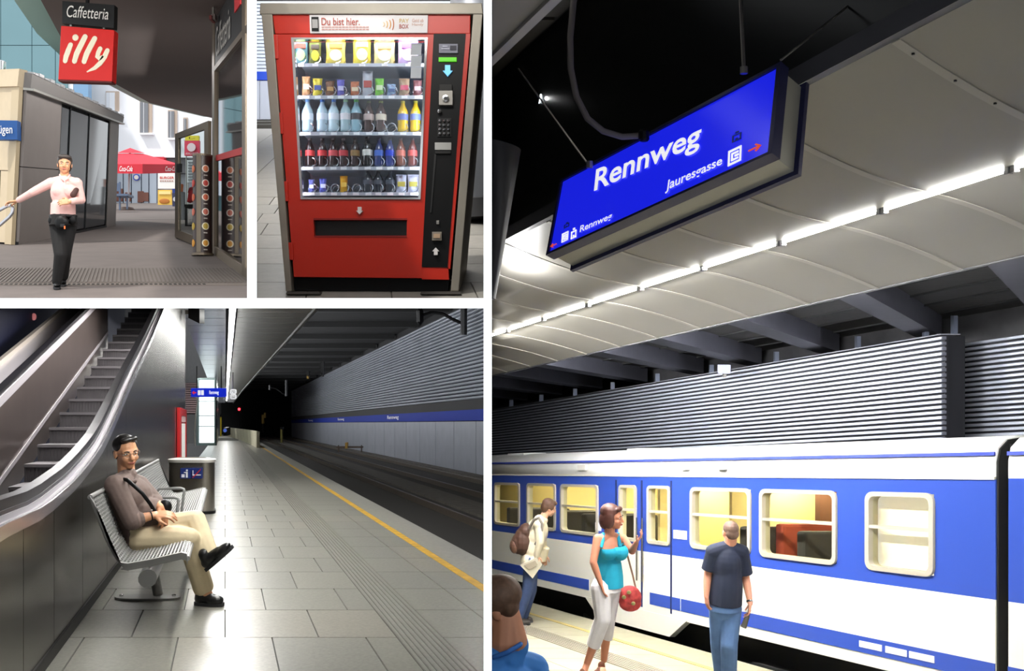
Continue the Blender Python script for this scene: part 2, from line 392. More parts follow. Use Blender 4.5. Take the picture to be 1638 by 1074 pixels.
# strip light hanging along the platform
t = thing('strip_light', 'long white strip light running down the platform ceiling', 'light', H(.17, 3.9, 40))
MB().fbox(H, .09, .25, 3.9, 4.0, 19, 104).build('housing', M_ALU, t)
for k in range(9):
    a = 19 + k * 9.5; MB().fbox(H, .11, .23, 3.84, 3.9, a + .04, a + 9.46).build('diffuser', mat('strip_glow', (255, 255, 250), .5, emit=22.0) if k == 0 else bpy.data.materials['strip_glow'], t)
# polished wall of the escalator, its top edge climbing with the handrail
WL = -.957
edge = [(2.6, -.50), (3.99, -.444), (4.95, -.447), (5.98, -.367), (6.7, -.27), (7.36, -.157), (8.2, .06), (9.26, .358), (11.96, 1.06), (14.65, 1.81), (22.4, 3.97)]
def etop(d):
    for (a, p), (c, q) in zip(edge, edge[1:]):
        if d <= c: return H.h + p + (q - p) * (d - a) / (c - a)
    return H.h + edge[-1][1]
wl = MB().fbox(H, -1.06, -1.02, -.3, .5, 2.6, 22.4).build('wall_left', M_DARKSTEEL, kind='structure')
cuts = [3.6, 4.45, 5.25, 6.3, 7.6, 9.1, 10.8, 12.6, 14.6, 16.6, 18.4, 20.4, 22.4]
for a, c in zip(cuts, cuts[1:]):
    n = 6; lo = []; hi = []
    for k in range(n + 1):
        x = a + .004 + (c - a - .008) * k / n; lo.append(H(WL, -.02, x)); hi.append(H(WL, etop(x) - .02, x))
    m = MB(); m.prism(lo + hi[::-1], (-.05, 0, 0)); m.build('panel', M_DARKSTEEL, wl)
m = MB(); m.fbox(H, WL - .002, WL + .012, 0, .07, 4, 22.4); m.build('baseboard_left', M_BLACK, kind='structure')
m = MB(); m.fbox(H, -1.4, WL, -.02, 4.1, 22.4, 22.7); m.build('wall_left_end', mat('steel_end', (112, 108, 104), .4, .5), kind='structure')

# escalator
es = thing('escalator', 'steel escalator with dark steps rising behind the seated man', 'escalator', H(-1.9, 0, 8))
M_STEP = mat('step_grey', (92, 90, 92), .5, .3, var=.1, scale=8)
M_STEPF = mat('step_tread', (120, 118, 120), .5, .4)
ES = lambda d: -.448 + .27027 * (d - 10.37)           # height of the step noses above the eye
for k in range(-5, 19):
    z = H.h - .448 + .2 * k; dd = 10.37 + .74 * k
    st = MB().fbox(H, -2.22, -1.09, z - .035, z, dd - .03, dd + .78).build('step', M_STEPF, es)
    MB().fbox(H, -2.22, -1.09, z - .26, z - .035, dd, dd + .06).build('riser', M_STEP, st)
    r = MB()
    for q in range(27): r.fbox(H, -2.21 + q * .0415, -2.195 + q * .0415, z - .24, z - .04, dd - .012, dd)
    r.build('riser_grooves', M_STEP, st, kind='stuff')
M_BAL = mat('balustrade_brown', (124, 112, 106), .3, .7, var=.12, scale=1.2)
M_DECK = mat('deck_light', (214, 210, 214), .42, .5)
M_BELT = mat('handrail_belt', (24, 23, 28), .35)
n = 24; dd = [7.2 + 11.2 * k / n for k in range(n + 1)]
up = lambda d: H.h + .32 + .264 * (d - 9.79)
m = MB(); m.prism([H(-2.3, H.h + ES(x) - .25, x) for x in dd] + [H(-2.3, up(x) - .1, x) for x in reversed(dd)], (-.06, 0, 0)); m.build('balustrade_panel', M_BAL, es)
m = MB()
for a, c in ((7.2, 11.2), (11.2, 14.6), (14.6, 18.4)):
    m.hexa([H(-2.298, H.h + ES(a) + .04, a), H(-2.29, H.h + ES(a) + .04, a), H(-2.29, H.h + ES(c) + .04, c), H(-2.298, H.h + ES(c) + .04, c), H(-2.298, H.h + ES(a) + .10, a), H(-2.29, H.h + ES(a) + .10, a), H(-2.29, H.h + ES(c) + .10, c), H(-2.298, H.h + ES(c) + .10, c)])
m.build('skirt_trim', M_DECK, es)
def rail(name, x0, x1, lo, hi, fn, m_, ds):
    b = MB()
    for a, c in zip(ds, ds[1:]):
        b.hexa([H(x0, fn(a) + lo, a), H(x1, fn(a) + lo, a), H(x1, fn(c) + lo, c), H(x0, fn(c) + lo, c), H(x0, fn(a) + hi, a), H(x1, fn(a) + hi, a), H(x1, fn(c) + hi, c), H(x0, fn(c) + hi, c)])
    return b.build(name, m_, es)
rail('handrail_belt', -2.40, -2.31, .0, .05, up, M_BELT, dd)
rail('handrail_guide', -2.40, -2.30, -.10, .0, up, M_DECK, dd)
rail('deck', -2.78, -2.41, -.14, -.09, up, M_DECK, dd)
rail('deck_strip', -2.84, -2.78, -.14, -.02, up, mat('deck_beige', (214, 204, 190), .4, .3), dd)
rail('deck_side', -2.9, -2.84, -.9, -.1, up, mat('side_brown', (120, 96, 88), .4, .5), dd)
dr = [3.4 + .35 * k for k in range(45)]
rail('deck', WL - .055, WL + .004, -.03, .0, etop, M_DECK, dr)
rail('deck_strip', WL - .006, WL + .012, -.05, .012, etop, mat('deck_edge', (225, 222, 230), .2, .9), dr)
rail('handrail_guide', WL - .105, WL - .05, -.02, .05, etop, mat('guide_dark', (60, 58, 66), .3, .7), dr)
rail('handrail_belt', WL - .125, WL - .055, .05, .10, etop, M_BELT, dr)
rail('handrail_edge', WL - .052, WL - .044, .0, .03, etop, M_DECK, dr)
m = MB(); ds = [x for x in dr if x < 19]
m.prism([H(-1.09, max(-.05, H.h + ES(x) - .3), x) for x in ds] + [H(-1.09, etop(x) + .04, x) for x in reversed(ds)], (.04, 0, 0)); m.build('balustrade_panel', M_BAL, es)
# dark blue shaft wall beyond
MB().fbox(H, -3.4, -3.2, -.5, 6.5, 7, 30).build('wall_shaft', mat('shaft_blue', (30, 34, 66), .6), kind='structure')
m = MB(); m.ell(H(-3.18, H.z(507, 15.6), 15.6), (.04, .04, .06)); m.build('wall_lamp', mat('lamp_rose', (200, 120, 120), .5, emit=.5), label='tiny rose signal lamp on the dark blue shaft wall', cat='lamp')
MB().fbox(H, -3.3, -1.2, 6.3, 6.5, 7, 30).build('ceiling_shaft', M_CONC, kind='structure')

# speaker bracket at the upper end of the polished wall
d = 21
t = thing('speaker', 'black box speaker jutting from the top of the polished wall', 'speaker', P(305, 512, d))
MB().pxquad([(301, 509), (319, 518), (319, 494), (301, 491)], d, d + .35).build('box', M_BLACK, t, bevel=.01)
MB().pxbox(296, 496, 302, 503, d + .1, d + .2).build('bracket', M_STEEL, t)

# red framed machine against the wall
t = thing('display_case', 'tall red framed machine against the steel wall beyond the bin', 'vending machine', P(289, 740, 19.5))
M_RED = mat('machine_red', (196, 26, 30), .4)
q = Patch(H(WL + .02, .02, 18.5), H(WL + .02, .02, 21.8), H(WL + .02, 1.62, 21.8), H(WL + .02, 1.62, 18.5))
MB().pbox(q, 0, 1, 0, 1, -.01, .02).build('back', M_RED, t)
for s0, s1, t0, t1, nm in ((0, .22, 0, 1, 'frame_side'), (.86, 1, 0, 1, 'frame_side'), (.22, .86, .9, 1, 'frame_top'), (.22, .86, 0, .12, 'frame_base')): MB().pbox(q, s0, s1, t0, t1, .02, .045).build(nm, M_RED, t)
MB().pbox(q, .22, .86, .12, .8, .02, .03).build('lit_front', mat('case_glow', (235, 235, 228), .4, emit=.45), t)
MB().pbox(q, .22, .86, .82, .9, .02, .04).build('title_strip', cm((235, 200, 200)), t)

# wall of ribbed slats and the lit glass lift further on
wr = MB().fbox(H, -2.6, -1.5, 0, 4, 62, 62.4).build('wall_lift', mat('wall_rose', (120, 108, 110), .7), kind='structure')
for k in range(14):
    z = 2.0 + k * .145; MB().fbox(H, -2.6, -1.7, z, z + .09, 61.8, 62).build('slat', mat('slat_rose', (190, 160, 160), .5) if k == 0 else bpy.data.materials['slat_rose'], wr)
MB().fbox(H, -2.6, -1.66, 0, 1.9, 61.7, 62).build('panel', mat('panel_dim', (112, 112, 112), .5, .3), wr)
t = thing('glass_lift', 'glowing white glass lift shaft at the end of the platform', 'lift', H(-1.1, 0, 56))
M_GLOW = mat('lift_glow', (236, 248, 250), .5, emit=1.25)
MB().fbox(H, -1.55, -.65, .15, 4.0, 56.1, 57.5).build('lit_core', M_GLOW, t)
M_LF = mat('lift_frame', (120, 140, 138), .3, .5)
for x in (-1.7, -.64): MB().fbox(H, x, x + .14, 0, 4.0, 55.7, 56).build('post', M_LF, t)
for z in (0, 1.12, 1.75, 2.62, 3.9): MB().fbox(H, -1.56, -.64, z, z + (.12 if z in (0, 3.9) else .035), 55.75, 55.9).build('rail', M_LF, t)
m = MB(); m.prism([H(-.5, 0, 55.7), H(-.5, 4, 55.7), H(-.5, 4, 70), H(-.5, 0, 70)], (-.06, 0, 0)); m.build('side_glass', mat('lift_side', (90, 104, 104), .2, .3), t)
t = thing('handrail', 'slanting steel handrail beside the lit glass lift', 'handrail', P(313, 712, 54))
MB().tube([P(311, 690, 54), P(313, 663, 54), P(316, 637, 54)], .035, 6).build('bar', M_STEEL, t)
MB().tube([P(312, 714, 54), P(311, 690, 54)], .03, 6).build('post', M_STEEL, t)
# yellow pole and dark signal cabinet
t = thing('yellow_post', 'slim yellow post standing by the lift corner', 'post', H.__call__(-.15, 0, 98))
MB().fbox(H, -.52, -.36, 0, 2.2, 97, 97.2).build('pole', mat('pole_yellow', (214, 190, 40), .5), t)
MB().fbox(H, -.53, -.35, 2.0, 2.25, 96.9, 97.25).build('cap', M_BLACK, t)
t = thing('signal_cabinet', 'dark cabinet with a round blue sign at the platform end', 'cabinet', H(0, 0, 88))
MB().pxbox(357, 685, 363.5, 697.5, 88, 89).build('body', M_BLACK, t)
m = MB(); m.lathe(P(360, 689, 87.9), [(.17, 0), (.17, .04)], 14, Matrix.Rotation(R(90), 3, 'X')); m.build('sign_disc', mat('disc_blue', (90, 120, 220), .5, emit=.4), t)
# curved cream parapet at the platform end
def para(u, top):
    d = 50 + 52 * u; x = 1.7 + (.13 - 1.7) * (u ** 1.35); return x, d
par = MB().prism([H(*((para(k / 12, 0)[0],) + (0,) + (para(k / 12, 0)[1],))) for k in range(13)] + [H(para(k / 12, 0)[0] + .14, 0, para(k / 12, 0)[1]) for k in range(12, -1, -1)], V((0, 0, .88))).build('wall_parapet', mat('parapet_joint', (120, 116, 98), .8), kind='structure')
M_PAR = mat('parapet_cream', (222, 218, 192), .6)
for k in range(16):
    a, c = k / 16, (k + 1) / 16; (xa, da), (xc, dc) = para(a + .003, 0), para(c - .003, 0)
    MB().hexa([H(xa - .03, .01, da), H(xa + .02, .01, da), H(xc + .02, .01, dc), H(xc - .03, .01, dc), H(xa - .03, .9, da), H(xa + .02, .9, da), H(xc + .02, .9, dc), H(xc - .03, .9, dc)]).build('panel', M_PAR, par)
# tunnel end and its red signal
MB().fbox(H, -3, 10, -1, 7, 132, 133).build('wall_tunnel', mat('tunnel_black', (9, 9, 9), .95), kind='structure')
t = thing('red_signal', 'small red signal light in the dark tunnel mouth', 'signal', P(383, 662, 118))
m = MB(); m.ell(P(382.5, 655, 117.8), (.16, .1, .16)); m.build('lens', mat('signal_red', (255, 40, 50), .4, emit=9.0), t)
MB().pxbox(379.5, 651, 385.5, 661, 118, 118.3).build('housing', M_BLACK, t)
MB().pxbox(382, 661, 383, 700, 118.1, 118.3).build('mast', M_BLACK, t)
t = thing('yellow_signal', 'small yellow signal box on a bracket where the ribbed wall begins', 'signal', P(421, 680, 112))
MB().pxbox(418.5, 664, 422, 678, 112, 112.4).build('box', mat('signal_yellow', (176, 140, 60), .6), t)
MB().pxbox(422, 661, 425, 669, 112, 112.4).build('box_lid', bpy.data.materials['signal_yellow'], t)
MB().pxbox(419.5, 678, 421, 692, 112.1, 112.3).build('mast', M_BLACK, t)
t = thing('track_marker', 'short yellow marker post standing between the tracks and panelled wall', 'post', H(8.6, -.5, 95))
MB().pxbox(448.6, 686, 451.4, 712, 92, 92.3).build('pole', mat('marker_yellow', (120, 112, 52), .6), t)
MB().pxbox(447.8, 684, 452.2, 687, 91.9, 92.4).build('cap', M_BLACK, t)
t = thing('track_device', 'low rusty track device with a yellow cap before the grey panels', 'device', H(8.7, -.5, 50))
MB().pxbox(538, 715, 580, 717, 57, 57.3).build('bar', mat('rust', (90, 76, 66), .8), t)
MB().pxbox(552, 709, 555.5, 718, 56.9, 57.3).build('cap', bpy.data.materials['signal_yellow'], t)
for x in (541, 578): MB().pxbox(x - .6, 713, x + .6, 724, 57, 57.2).build('foot', bpy.data.materials['rust'], t)
# overhead wire brackets on the wall
def bracket(pts, mast, lab):
    t = thing('wire_bracket', lab, 'bracket', pts[-1])
    MB().tube(pts, .06, 6).build('arm', M_BLACK, t)
    MB().tube(mast, .13, 6).build('mast', mat('mast_grey', (52, 52, 54), .6) if 'mast_grey' not in bpy.data.materials else bpy.data.materials['mast_grey'], t)
    m = MB(); m.lathe(pts[0], [(.05, -.3), (.13, -.2), (.13, .2), (.05, .3)], 8); m.build('insulator', M_BLACK, t)
bracket([P(672, 506, 34), P(690, 500, 34), P(708, 502, 34), P(724, 511, 34), P(742, 519, 34)], [P(742, 480, 34), P(741.5, 536, 34)], 'dark overhead wire bracket on the ribbed wall at its near end')
bracket([P(432, 620, 85), P(442, 622, 85), P(452, 630, 85), P(458, 631, 85)], [P(458, 608, 85), P(458, 634, 85)], 'thin overhead wire bracket at the far end of the ribbed wall')
for (x, y0, y1, dd_, lab) in ((515.5, 575, 603, 70, 'dark hanger post under the track roof, nearer of two'), (492, 583, 606, 84, 'dark hanger post with a yellow clamp under the track roof')):
    t = thing('roof_hanger', lab, 'hanger', P(x, y1, dd_))
    MB().pxbox(x - 2.4, y0 - 14, x + 2.4, y1 - 4, dd_, dd_ + .3).build('post', M_BLACK, t); MB().pxbox(x - 1.4, y1 - 6, x + 1.4, y1, dd_, dd_ + .3).build('clamp', M_BLACK if x > 500 else bpy.data.materials['signal_yellow'], t)
# hanging blue sign and speed board
t = thing('direction_sign', 'hanging blue direction sign with white letters in front of the lift', 'sign', P(333, 636, 40))
M_SIGNB = mat('sign_blue', (22, 44, 190), .3, emit=.55, erg=(20, 40, 200))
MB().pxbox(305.5, 621.5, 361, 635.5, 40, 40.2).build('box', M_SIGNB, t)
q = Patch(P(305.5, 635.5, 39.99), P(361, 635.5, 39.99), P(361, 621.5, 39.99), P(305.5, 621.5, 39.99))
M_SW = mat('sign_white', (245, 245, 250), .4, emit=.6)
M_SR = mat('sign_red', (230, 50, 60), .4, emit=.5)
MB().ppoly(q, [(.03, .5), (.09, .72), (.09, .56), (.15, .56), (.15, .44), (.09, .44), (.09, .28)], 0, .01).build('arrow', M_SR, t)
for s in (.2, .295): MB().pbox(q, s, s + .075, .22, .78, 0, .01).build('pictogram', M_SW, t)
text_on(q, 'Rennweg', .53, .8, .2, .75, .012, M_SW, t, bold=.02)
for x in (315, 354): MB().tube([P(x, 622, 40.1), P(x, 586, 40.1)], .025, 6).build('rod', M_BLACK, t)
t = thing('speed_board', 'white double board reading 70 over 160 on a rod', 'sign', P(373, 638, 41))
M_BRD = mat('board_white_glow', (240, 240, 238), .5, emit=.6)  # emission stands in for light falling on the board
for y0, y1, s in ((623, 631, '70'), (631, 639, '160')):
    q = Patch(P(368, y1, 41), P(378, y1, 41), P(378, y0, 41), P(368, y0, 41))
    MB().ppoly(q, [(.2, 0), (.8, 0), (1, .2), (1, .8), (.8, 1), (.2, 1), (0, .8), (0, .2)], -.05, .0).build('board', M_BRD, t)
    text_on(q, s, .2, .8, .2, .8, .012, M_BLACK, t, bold=.01)
MB().tube([P(372.5, 623, 41.02), P(372.5, 596, 41.02)], .03, 6).build('rod', M_STEEL, t)

# waste bin
t = thing('waste_bin', 'stainless steel waste bin with two blue stickers by the benches', 'bin', H(-.48, 0, 13.5))
M_BIN = mat('bin_steel', (150, 145, 138), .25, .9, var=.06, scale=4)
def stad(rx, ry, n=28):
    out = []
    for k in range(n):
        a = 2 * math.pi * k / n; e = .55
        out.append((rx * math.copysign(abs(math.cos(a)) ** e, math.cos(a)), ry * math.copysign(abs(math.sin(a)) ** e, math.sin(a))))
    return out
def ring(pts, z): return [H(-.485 + x, z, 13.75 + y) for x, y in pts]
m = MB(); m.prism(ring(stad(.335, .33), .02), (0, 0, .72)); m.build('body', M_BIN, t, smooth=40)
m = MB(); m.prism(ring(stad(.35, .345), .0), (0, 0, .04)); m.build('base', M_BLACK, t, smooth=40)
# lid: a sloping rim with an opening and ash tray
o_ = stad(.35, .345); i_ = stad(.22, .2); n = len(o_); m = MB()
vs = ring(o_, .74) + ring(o_, .78) + ring(i_, .80) + ring(i_, .70)
m.add(vs, [(a * n + k, a * n + (k + 1) % n, (a + 1) * n + (k + 1) % n, (a + 1) * n + k) for a in range(3) for k in range(n)] + [tuple(reversed(range(n))), tuple(range(3 * n, 4 * n))])
m.build('lid', mat('bin_lid', (226, 222, 216), .35, .6), t, smooth=40)
for x0, x1, kind in ((288.5, 305, 0), (306.5, 323, 1)):
    s = MB().pxbox(x0, 749.5, x1, 766, 13.36, 13.40).build('sticker', cm((22, 42, 110), .5), t)
    q = Patch(P(x0, 766, 13.358), P(x1, 766, 13.358), P(x1, 749.5, 13.358), P(x0, 749.5, 13.358))
    w = cm((240, 240, 245), .5); m = MB()
    if kind == 0:
        m.pbox(q, .12, .42, .12, .42, 0, .006); m.pbox(q, .55, .72, .1, .66, 0, .006); m.pbox(q, .36, .6, .55, .63, 0, .006); m.ppoly(q, [(.64 + .1 * math.cos(a), .8 + .1 * math.sin(a)) for a in [k * .785 for k in range(8)]], 0, .006)
    else:
        m.pbox(q, .1, .9, .3, .4, 0, .006); m.pbox(q, .1, .17, .4, .8, 0, .006)
    m.build('pictogram', w, s)
    if kind: MB().ppoly(q, [(.08, .1), (.16, .06), (.94, .88), (.88, .95)], .007, .012).build('pictogram_bar', cm((190, 30, 40), .5), s)

# benches: wire grid on a bent frame, beam, post and foot
M_BEN = mat('bench_grey', (142, 142, 140), .45, .3)
def bench(d0, d1, label, arms, posts):
    t = thing('bench', label, 'bench', H(-.5, 0, posts[0]), 'wire benches along the wall')
    prof = [(-.835, .845), (-.82, .80), (-.735, .58), (-.675, .47), (-.645, .435), (-.60, .428), (-.45, .455), (-.27, .497), (-.238, .49), (-.232, .465)]
    def smooth(p, k=4):
        out = []
        for (a, b_), (c, e) in zip(p, p[1:]):
            out += [(a + (c - a) * i / k, b_ + (e - b_) * i / k) for i in range(k)]
        return out + [p[-1]]
    sp = smooth(prof, 4)
    g = MB()
    # rods along the bench
    L = 0; acc = []
    for i in range(len(sp) - 1):
        acc.append(L); L += math.dist(sp[i], sp[i + 1])
    acc.append(L)
    k = 0; s = .01
    while s < L:
        while acc[k + 1] < s: k += 1
        f = (s - acc[k]) / (acc[k + 1] - acc[k]); x = sp[k][0] + (sp[k + 1][0] - sp[k][0]) * f; z = sp[k][1] + (sp[k + 1][1] - sp[k][1]) * f
        g.tube([H(x, z, d0 + .02), H(x, z, d1 - .02)], .0052, 5); s += .0235
    g.build('long_wires', M_BEN, t, kind='stuff')
    g = MB(); n = int((d1 - d0) / .075)
    for i in range(n + 1):
        dd_ = d0 + .02 + (d1 - d0 - .04) * i / n; g.tube([H(x, z - .006, dd_) for x, z in sp], .0075, 5)
    g.build('cross_wires', M_BEN, t, kind='stuff')
    for dd_ in (d0, d1):
        pr = [H(x, z + .008, dd_ - .02) for x, z in sp] + [H(x + (.026 if z > .44 and x < -.63 else 0), z - .035, dd_ - .02) for x, z in reversed(sp)]
        m = MB(); m.prism(pr, H(0, 0, dd_ + .02) - H(0, 0, dd_ - .02)); m.build('end_frame', M_BEN, t)
    MB().tube([H(prof[0][0], prof[0][1], d0), H(prof[0][0], prof[0][1], d1)], .016, 8).build('top_bar', M_BEN, t, smooth=50)
    MB().tube([H(prof[-1][0], prof[-1][1], d0), H(prof[-1][0], prof[-1][1], d1)], .016, 8).build('front_bar', M_BEN, t, smooth=50)
    MB().tube([H(-.50, .30, d0 + .25), H(-.50, .30, d1 - .25)], .058, 14).build('beam', mat('beam_galv', (150, 150, 150), .3, .6) if 'beam_galv' not in bpy.data.materials else bpy.data.materials['beam_galv'], t, smooth=50)
    for dd_ in posts:
        MB().tube([H(-.52, .33, dd_ + .05), H(-.555, .30, dd_ + .05), H(-.50, .02, dd_ + .05)][1:], .036, 12).build('leg', M_BEN, t, smooth=50)
        br = MB().hexa([H(-.60, .34, dd_ - .3), H(-.36, .36, dd_ - .3), H(-.36, .36, dd_ + .1), H(-.60, .34, dd_ + .1), H(-.62, .41, dd_ - .3), H(-.34, .44, dd_ - .3), H(-.34, .44, dd_ + .1), H(-.62, .41, dd_ + .1)]); br.build('seat_bracket', M_BEN, t, bevel=.01)
        pl = []
        for k in range(24):
            a = 2 * math.pi * k / 24; pl.append((-.575 + .245 * math.copysign(abs(math.cos(a)) ** .6, math.cos(a)), .1 * math.sin(a)))
        m = MB(); m.prism([H(x, .001, dd_ + y) for x, y in pl], (0, 0, .016)); fp = m.build('foot_plate', M_BEN, t)
        for x in (-.77, -.38):
            m = MB(); m.lathe(H(x, .016, dd_), [(.016, 0), (.016, .012), (.008, .016)], 8); m.build('bolt', M_CHROME, fp)
    for dd_ in arms:
        MB().tube([H(-.70, .60, dd_), H(-.62, .685, dd_), H(-.42, .69, dd_), H(-.39, .68, dd_), H(-.385, .66, dd_), H(-.41, .47, dd_)], .013, 8).build('armrest', M_BEN, t, smooth=50)
    return t
bench(5.8, 8.35, 'grey wire bench with a man sitting on its near end', (7.75,), (6.96,))
bench(8.45, 11.7, 'empty grey wire bench between the seated man and the bin', (8.85,), (9.6,))
# ================================================================ the train platform seen under the hanging sign
ROOM[0] = 'track'
T = TRACK; TH = 2.10
M_CREAM = mat('paving_cream', (182, 176, 152), .4, var=.06, scale=4)
M_CREAM2 = mat('paving_cream_dim', (174, 168, 144), .4, var=.07, scale=5)
M_STRIP = mat('paving_strip', (150, 144, 128), .5, var=.08, scale=12)
flt = MB().fbox(T, 2.0, 7.45, -.15, -.012, 4.8, 27).build('floor', mat('joint_cream', (146, 138, 118), .7), kind='structure')
for k in range(26):
    d0 = 6.2 + .62 * k
    for x0, x1 in ((2.6, 3.3), (3.3, 4.0), (4.0, 4.7), (4.7, 5.35), (5.35, 5.95)):
        xo = 0
        if T.vx + 1500 * x1 / d0 < 780 or (d0 > 14): continue
        slab(T, x0 + xo, x1 + xo, d0, d0 + .62, .004).build('tile', random.choice((M_CREAM, M_CREAM2)), flt)
MB().fbox(T, 2.6, 5.95, -.02, 0, 14.26, 26).build('far_paving', M_CREAM, flt)
for k in range(6): MB().fbox(T, 5.97 + .055 * k, 6.005 + .055 * k, -.02, .004, 4.8, 26).build('rib', M_STRIP, flt)
MB().fbox(T, 5.95, 6.3, -.02, -.004, 4.8, 26).build('guide_strip', mat('strip_gap', (128, 122, 108), .6), flt)
for k in range(34):
    d0 = 5.2 + .62 * k; slab(T, 6.31, 6.82, d0, d0 + .62, .003).build('tile', random.choice((M_CREAM, M_CREAM2)), flt)
MB().fbox(T, 6.83, 6.91, -.02, .002, 4.8, 26).build('yellow_line', mat('line_pale_yellow', (206, 186, 108), .5, var=.1, scale=7), flt)
MB().fbox(T, 6.92, 7.46, -.08, 0, 4.8, 26).build('edge_stone', M_CREAM2, flt)
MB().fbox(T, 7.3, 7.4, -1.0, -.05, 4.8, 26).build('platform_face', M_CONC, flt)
MB().fbox(T, 7.3, 17, -1.1, -.95, 4.8, 45).build('ground', M_BALL, kind='structure')

# ---- train
XT = 7.6
def zt(ratio, x=XT): return TH + ratio * x
def dpx(px, x=XT): return 1500 * x / (px - 106)
M_TBLUE = mat('train_blue', (50, 78, 170), .34, .0, var=.03, scale=1)
M_TWHITE = mat('train_white', (232, 228, 216), .35)
M_TROOF = mat('train_roof_white', (240, 240, 238), .45)
M_TSTRIPE = mat('train_stripe', (70, 84, 190), .4)
M_UNDER = mat('underframe_black', (13, 13, 14), .8)
M_WFR = mat('window_frame_alu', (184, 178, 164), .4, .1)
M_PANE = glass('train_pane', (250, 250, 240), .06)
M_INT = mat('interior_cream', (226, 212, 160), .7)
M_INTL = mat('interior_lamp', (255, 246, 214), .5, emit=42.0)
M_SEAT = mat('seat_dark', (42, 40, 46), .8)
M_SEATR = mat('seat_red', (150, 60, 40), .8)
DA, DB = 7.67, 25.0
tr = thing('train_carriage', 'blue and white passenger carriage standing along the platform with lit windows', 'train', T(XT + 1.3, 0, 12.5))
zb0, zb1 = zt(-.138), zt(-.007)      # blue band
zw0, zw1 = zt(-.1205), zt(-.0262)    # window openings
wins = [(787, 831.5), (844, 889), (898, 957), (992.5, 1017.5), (1038, 1071.5), (1106.5, 1201), (1218, 1338), (1388, 1494)]
wd = [(dpx(b_), dpx(a)) for a, b_ in wins]
wd[0] = (wd[0][0], 16.62)
extra = [(17.0, 17.9), (18.4, 19.3), (19.8, 20.7)]
allw = sorted(wd + extra)
side = MB()
side.fbox(T, XT, XT + .06, zw1, zb1, DA, DB); side.fbox(T, XT, XT + .06, zb0, zw0, DA, DB)
prev = DA
for a, c in allw:
    side.fbox(T, XT, XT + .06, zw0, zw1, prev, a); prev = c
side.fbox(T, XT, XT + .06, zw0, zw1, prev, DB)
side.build('side_panel', M_TBLUE, tr)
# white upper side rolling over into the roof
prof = [(XT, zb1), (XT, zt(.012)), (XT + .02, zt(.026)), (XT + .09, zt(.036)), (XT + .25, zt(.0395)), (XT + 1.35, zt(.041)), (XT + 2.5, zt(.036)), (XT + 2.7, zt(.02)), (XT + 2.7, zb1)]
m = MB(); m.prism([T(x, z, DA) for x, z in prof], T(0, 0, DB) - T(0, 0, DA)); m.build('roof', M_TROOF, tr, smooth=35)
MB().fbox(T, XT - .012, XT, zt(.0175), zt(.0215), DA, DB).build('roof_stripe', M_TSTRIPE, tr)
MB().fbox(T, XT - .012, XT + .01, zb1 - .012, zb1 + .012, DA, DB).build('gutter', M_TWHITE, tr)
low = MB(); low.fbox(T, XT, XT + .06, zt(-.2425), zb0, DA, DB); low.build('lower_panel', M_TWHITE, tr)
MB().fbox(T, XT - .006, XT, zt(-.227), zt(-.2068), DA, dpx(1090)).build('lower_stripe', M_TBLUE, tr)
MB().fbox(T, XT - .006, XT, zt(-.227), zt(-.2068), dpx(942), DB).build('lower_stripe', M_TBLUE, tr)
MB().fbox(T, XT - .006, XT, zt(-.227), zt(-.2068), dpx(1088), dpx(1040)).build('lower_stripe', M_TBLUE, tr)
# entrance: skirt going down to the platform, door leaf and grip
dA, dB = dpx(1092), dpx(948)
m = MB(); q = [T(XT - .01, zt(-.24), dpx(1100)), T(XT - .01, .02, dpx(1072)), T(XT - .01, .02, dpx(958)), T(XT - .01, zt(-.24), dpx(936))]
m.prism(q, (.07, 0, 0)); m.build('entrance_skirt', M_TWHITE, tr)
dr_ = MB()
for p0, p1 in ((985, 987), (1026, 1028), (1073, 1075)): dr_.fbox(T, XT - .008, XT, zt(-.235), zt(-.015), dpx(p1), dpx(p0))
dr_.build('door_seam', mat('seam_dark', (30, 40, 90), .6), tr)
for p in (1022, 1031): MB().tube([T(XT - .03, zt(-.19), dpx(p)), T(XT - .03, zt(-.08), dpx(p))], .012, 6).build('grip', M_CHROME, tr)
for x0, y0, x1, y1 in ((1078, 848, 1099, 864), (953, 836, 962, 850), (1028, 905, 1046, 922)):
    a, c = dpx(x1), dpx(x0); z0, z1 = TH - (y1 - 755) * XT / (x1 - 106) * 1, TH - (y0 - 755) * XT / (x0 - 106)
    MB().fbox(T, XT - .008, XT, z0, z1, a, c).build('notice_sticker', cm((228, 226, 236), .5), tr)
for px in (934, 1098, 1158):
    MB().fbox(T, XT - .04, XT - .0, zt(.003), zt(.013), dpx(px + 6), dpx(px - 6)).build('side_lamp', mat('lamp_housing', (214, 210, 206), .5) if 'lamp_housing' not in bpy.data.materials else bpy.data.materials['lamp_housing'], tr)
for k, (a, c) in enumerate(((1376, 1412), (1418, 1452), (1456, 1496))):
    MB().fbox(T, XT - .012, XT - .005, zt(-.2205), zt(-.2125), dpx(c), dpx(a)).build('white_mark', cm((220, 220, 236), .5), tr)
for px in (822, 1012): MB().fbox(T, XT + .12, XT + .5, zt(.036), zt(.036) + .045, dpx(px + 14, XT + .1), dpx(px - 12, XT + .1)).build('roof_box', M_TROOF, tr, bevel=.01)
def rrect(s0, s1, t0, t1, r, k=4):
    out = []
    for cx, cz, a0 in ((s1 - r, t1 - r, 0), (s0 + r, t1 - r, 90), (s0 + r, t0 + r, 180), (s1 - r, t0 + r, 270)):
        for i in range(k + 1):
            a = R(a0 + 90 * i / k); out.append((cx + r * math.cos(a), cz + r * math.sin(a)))
    return out
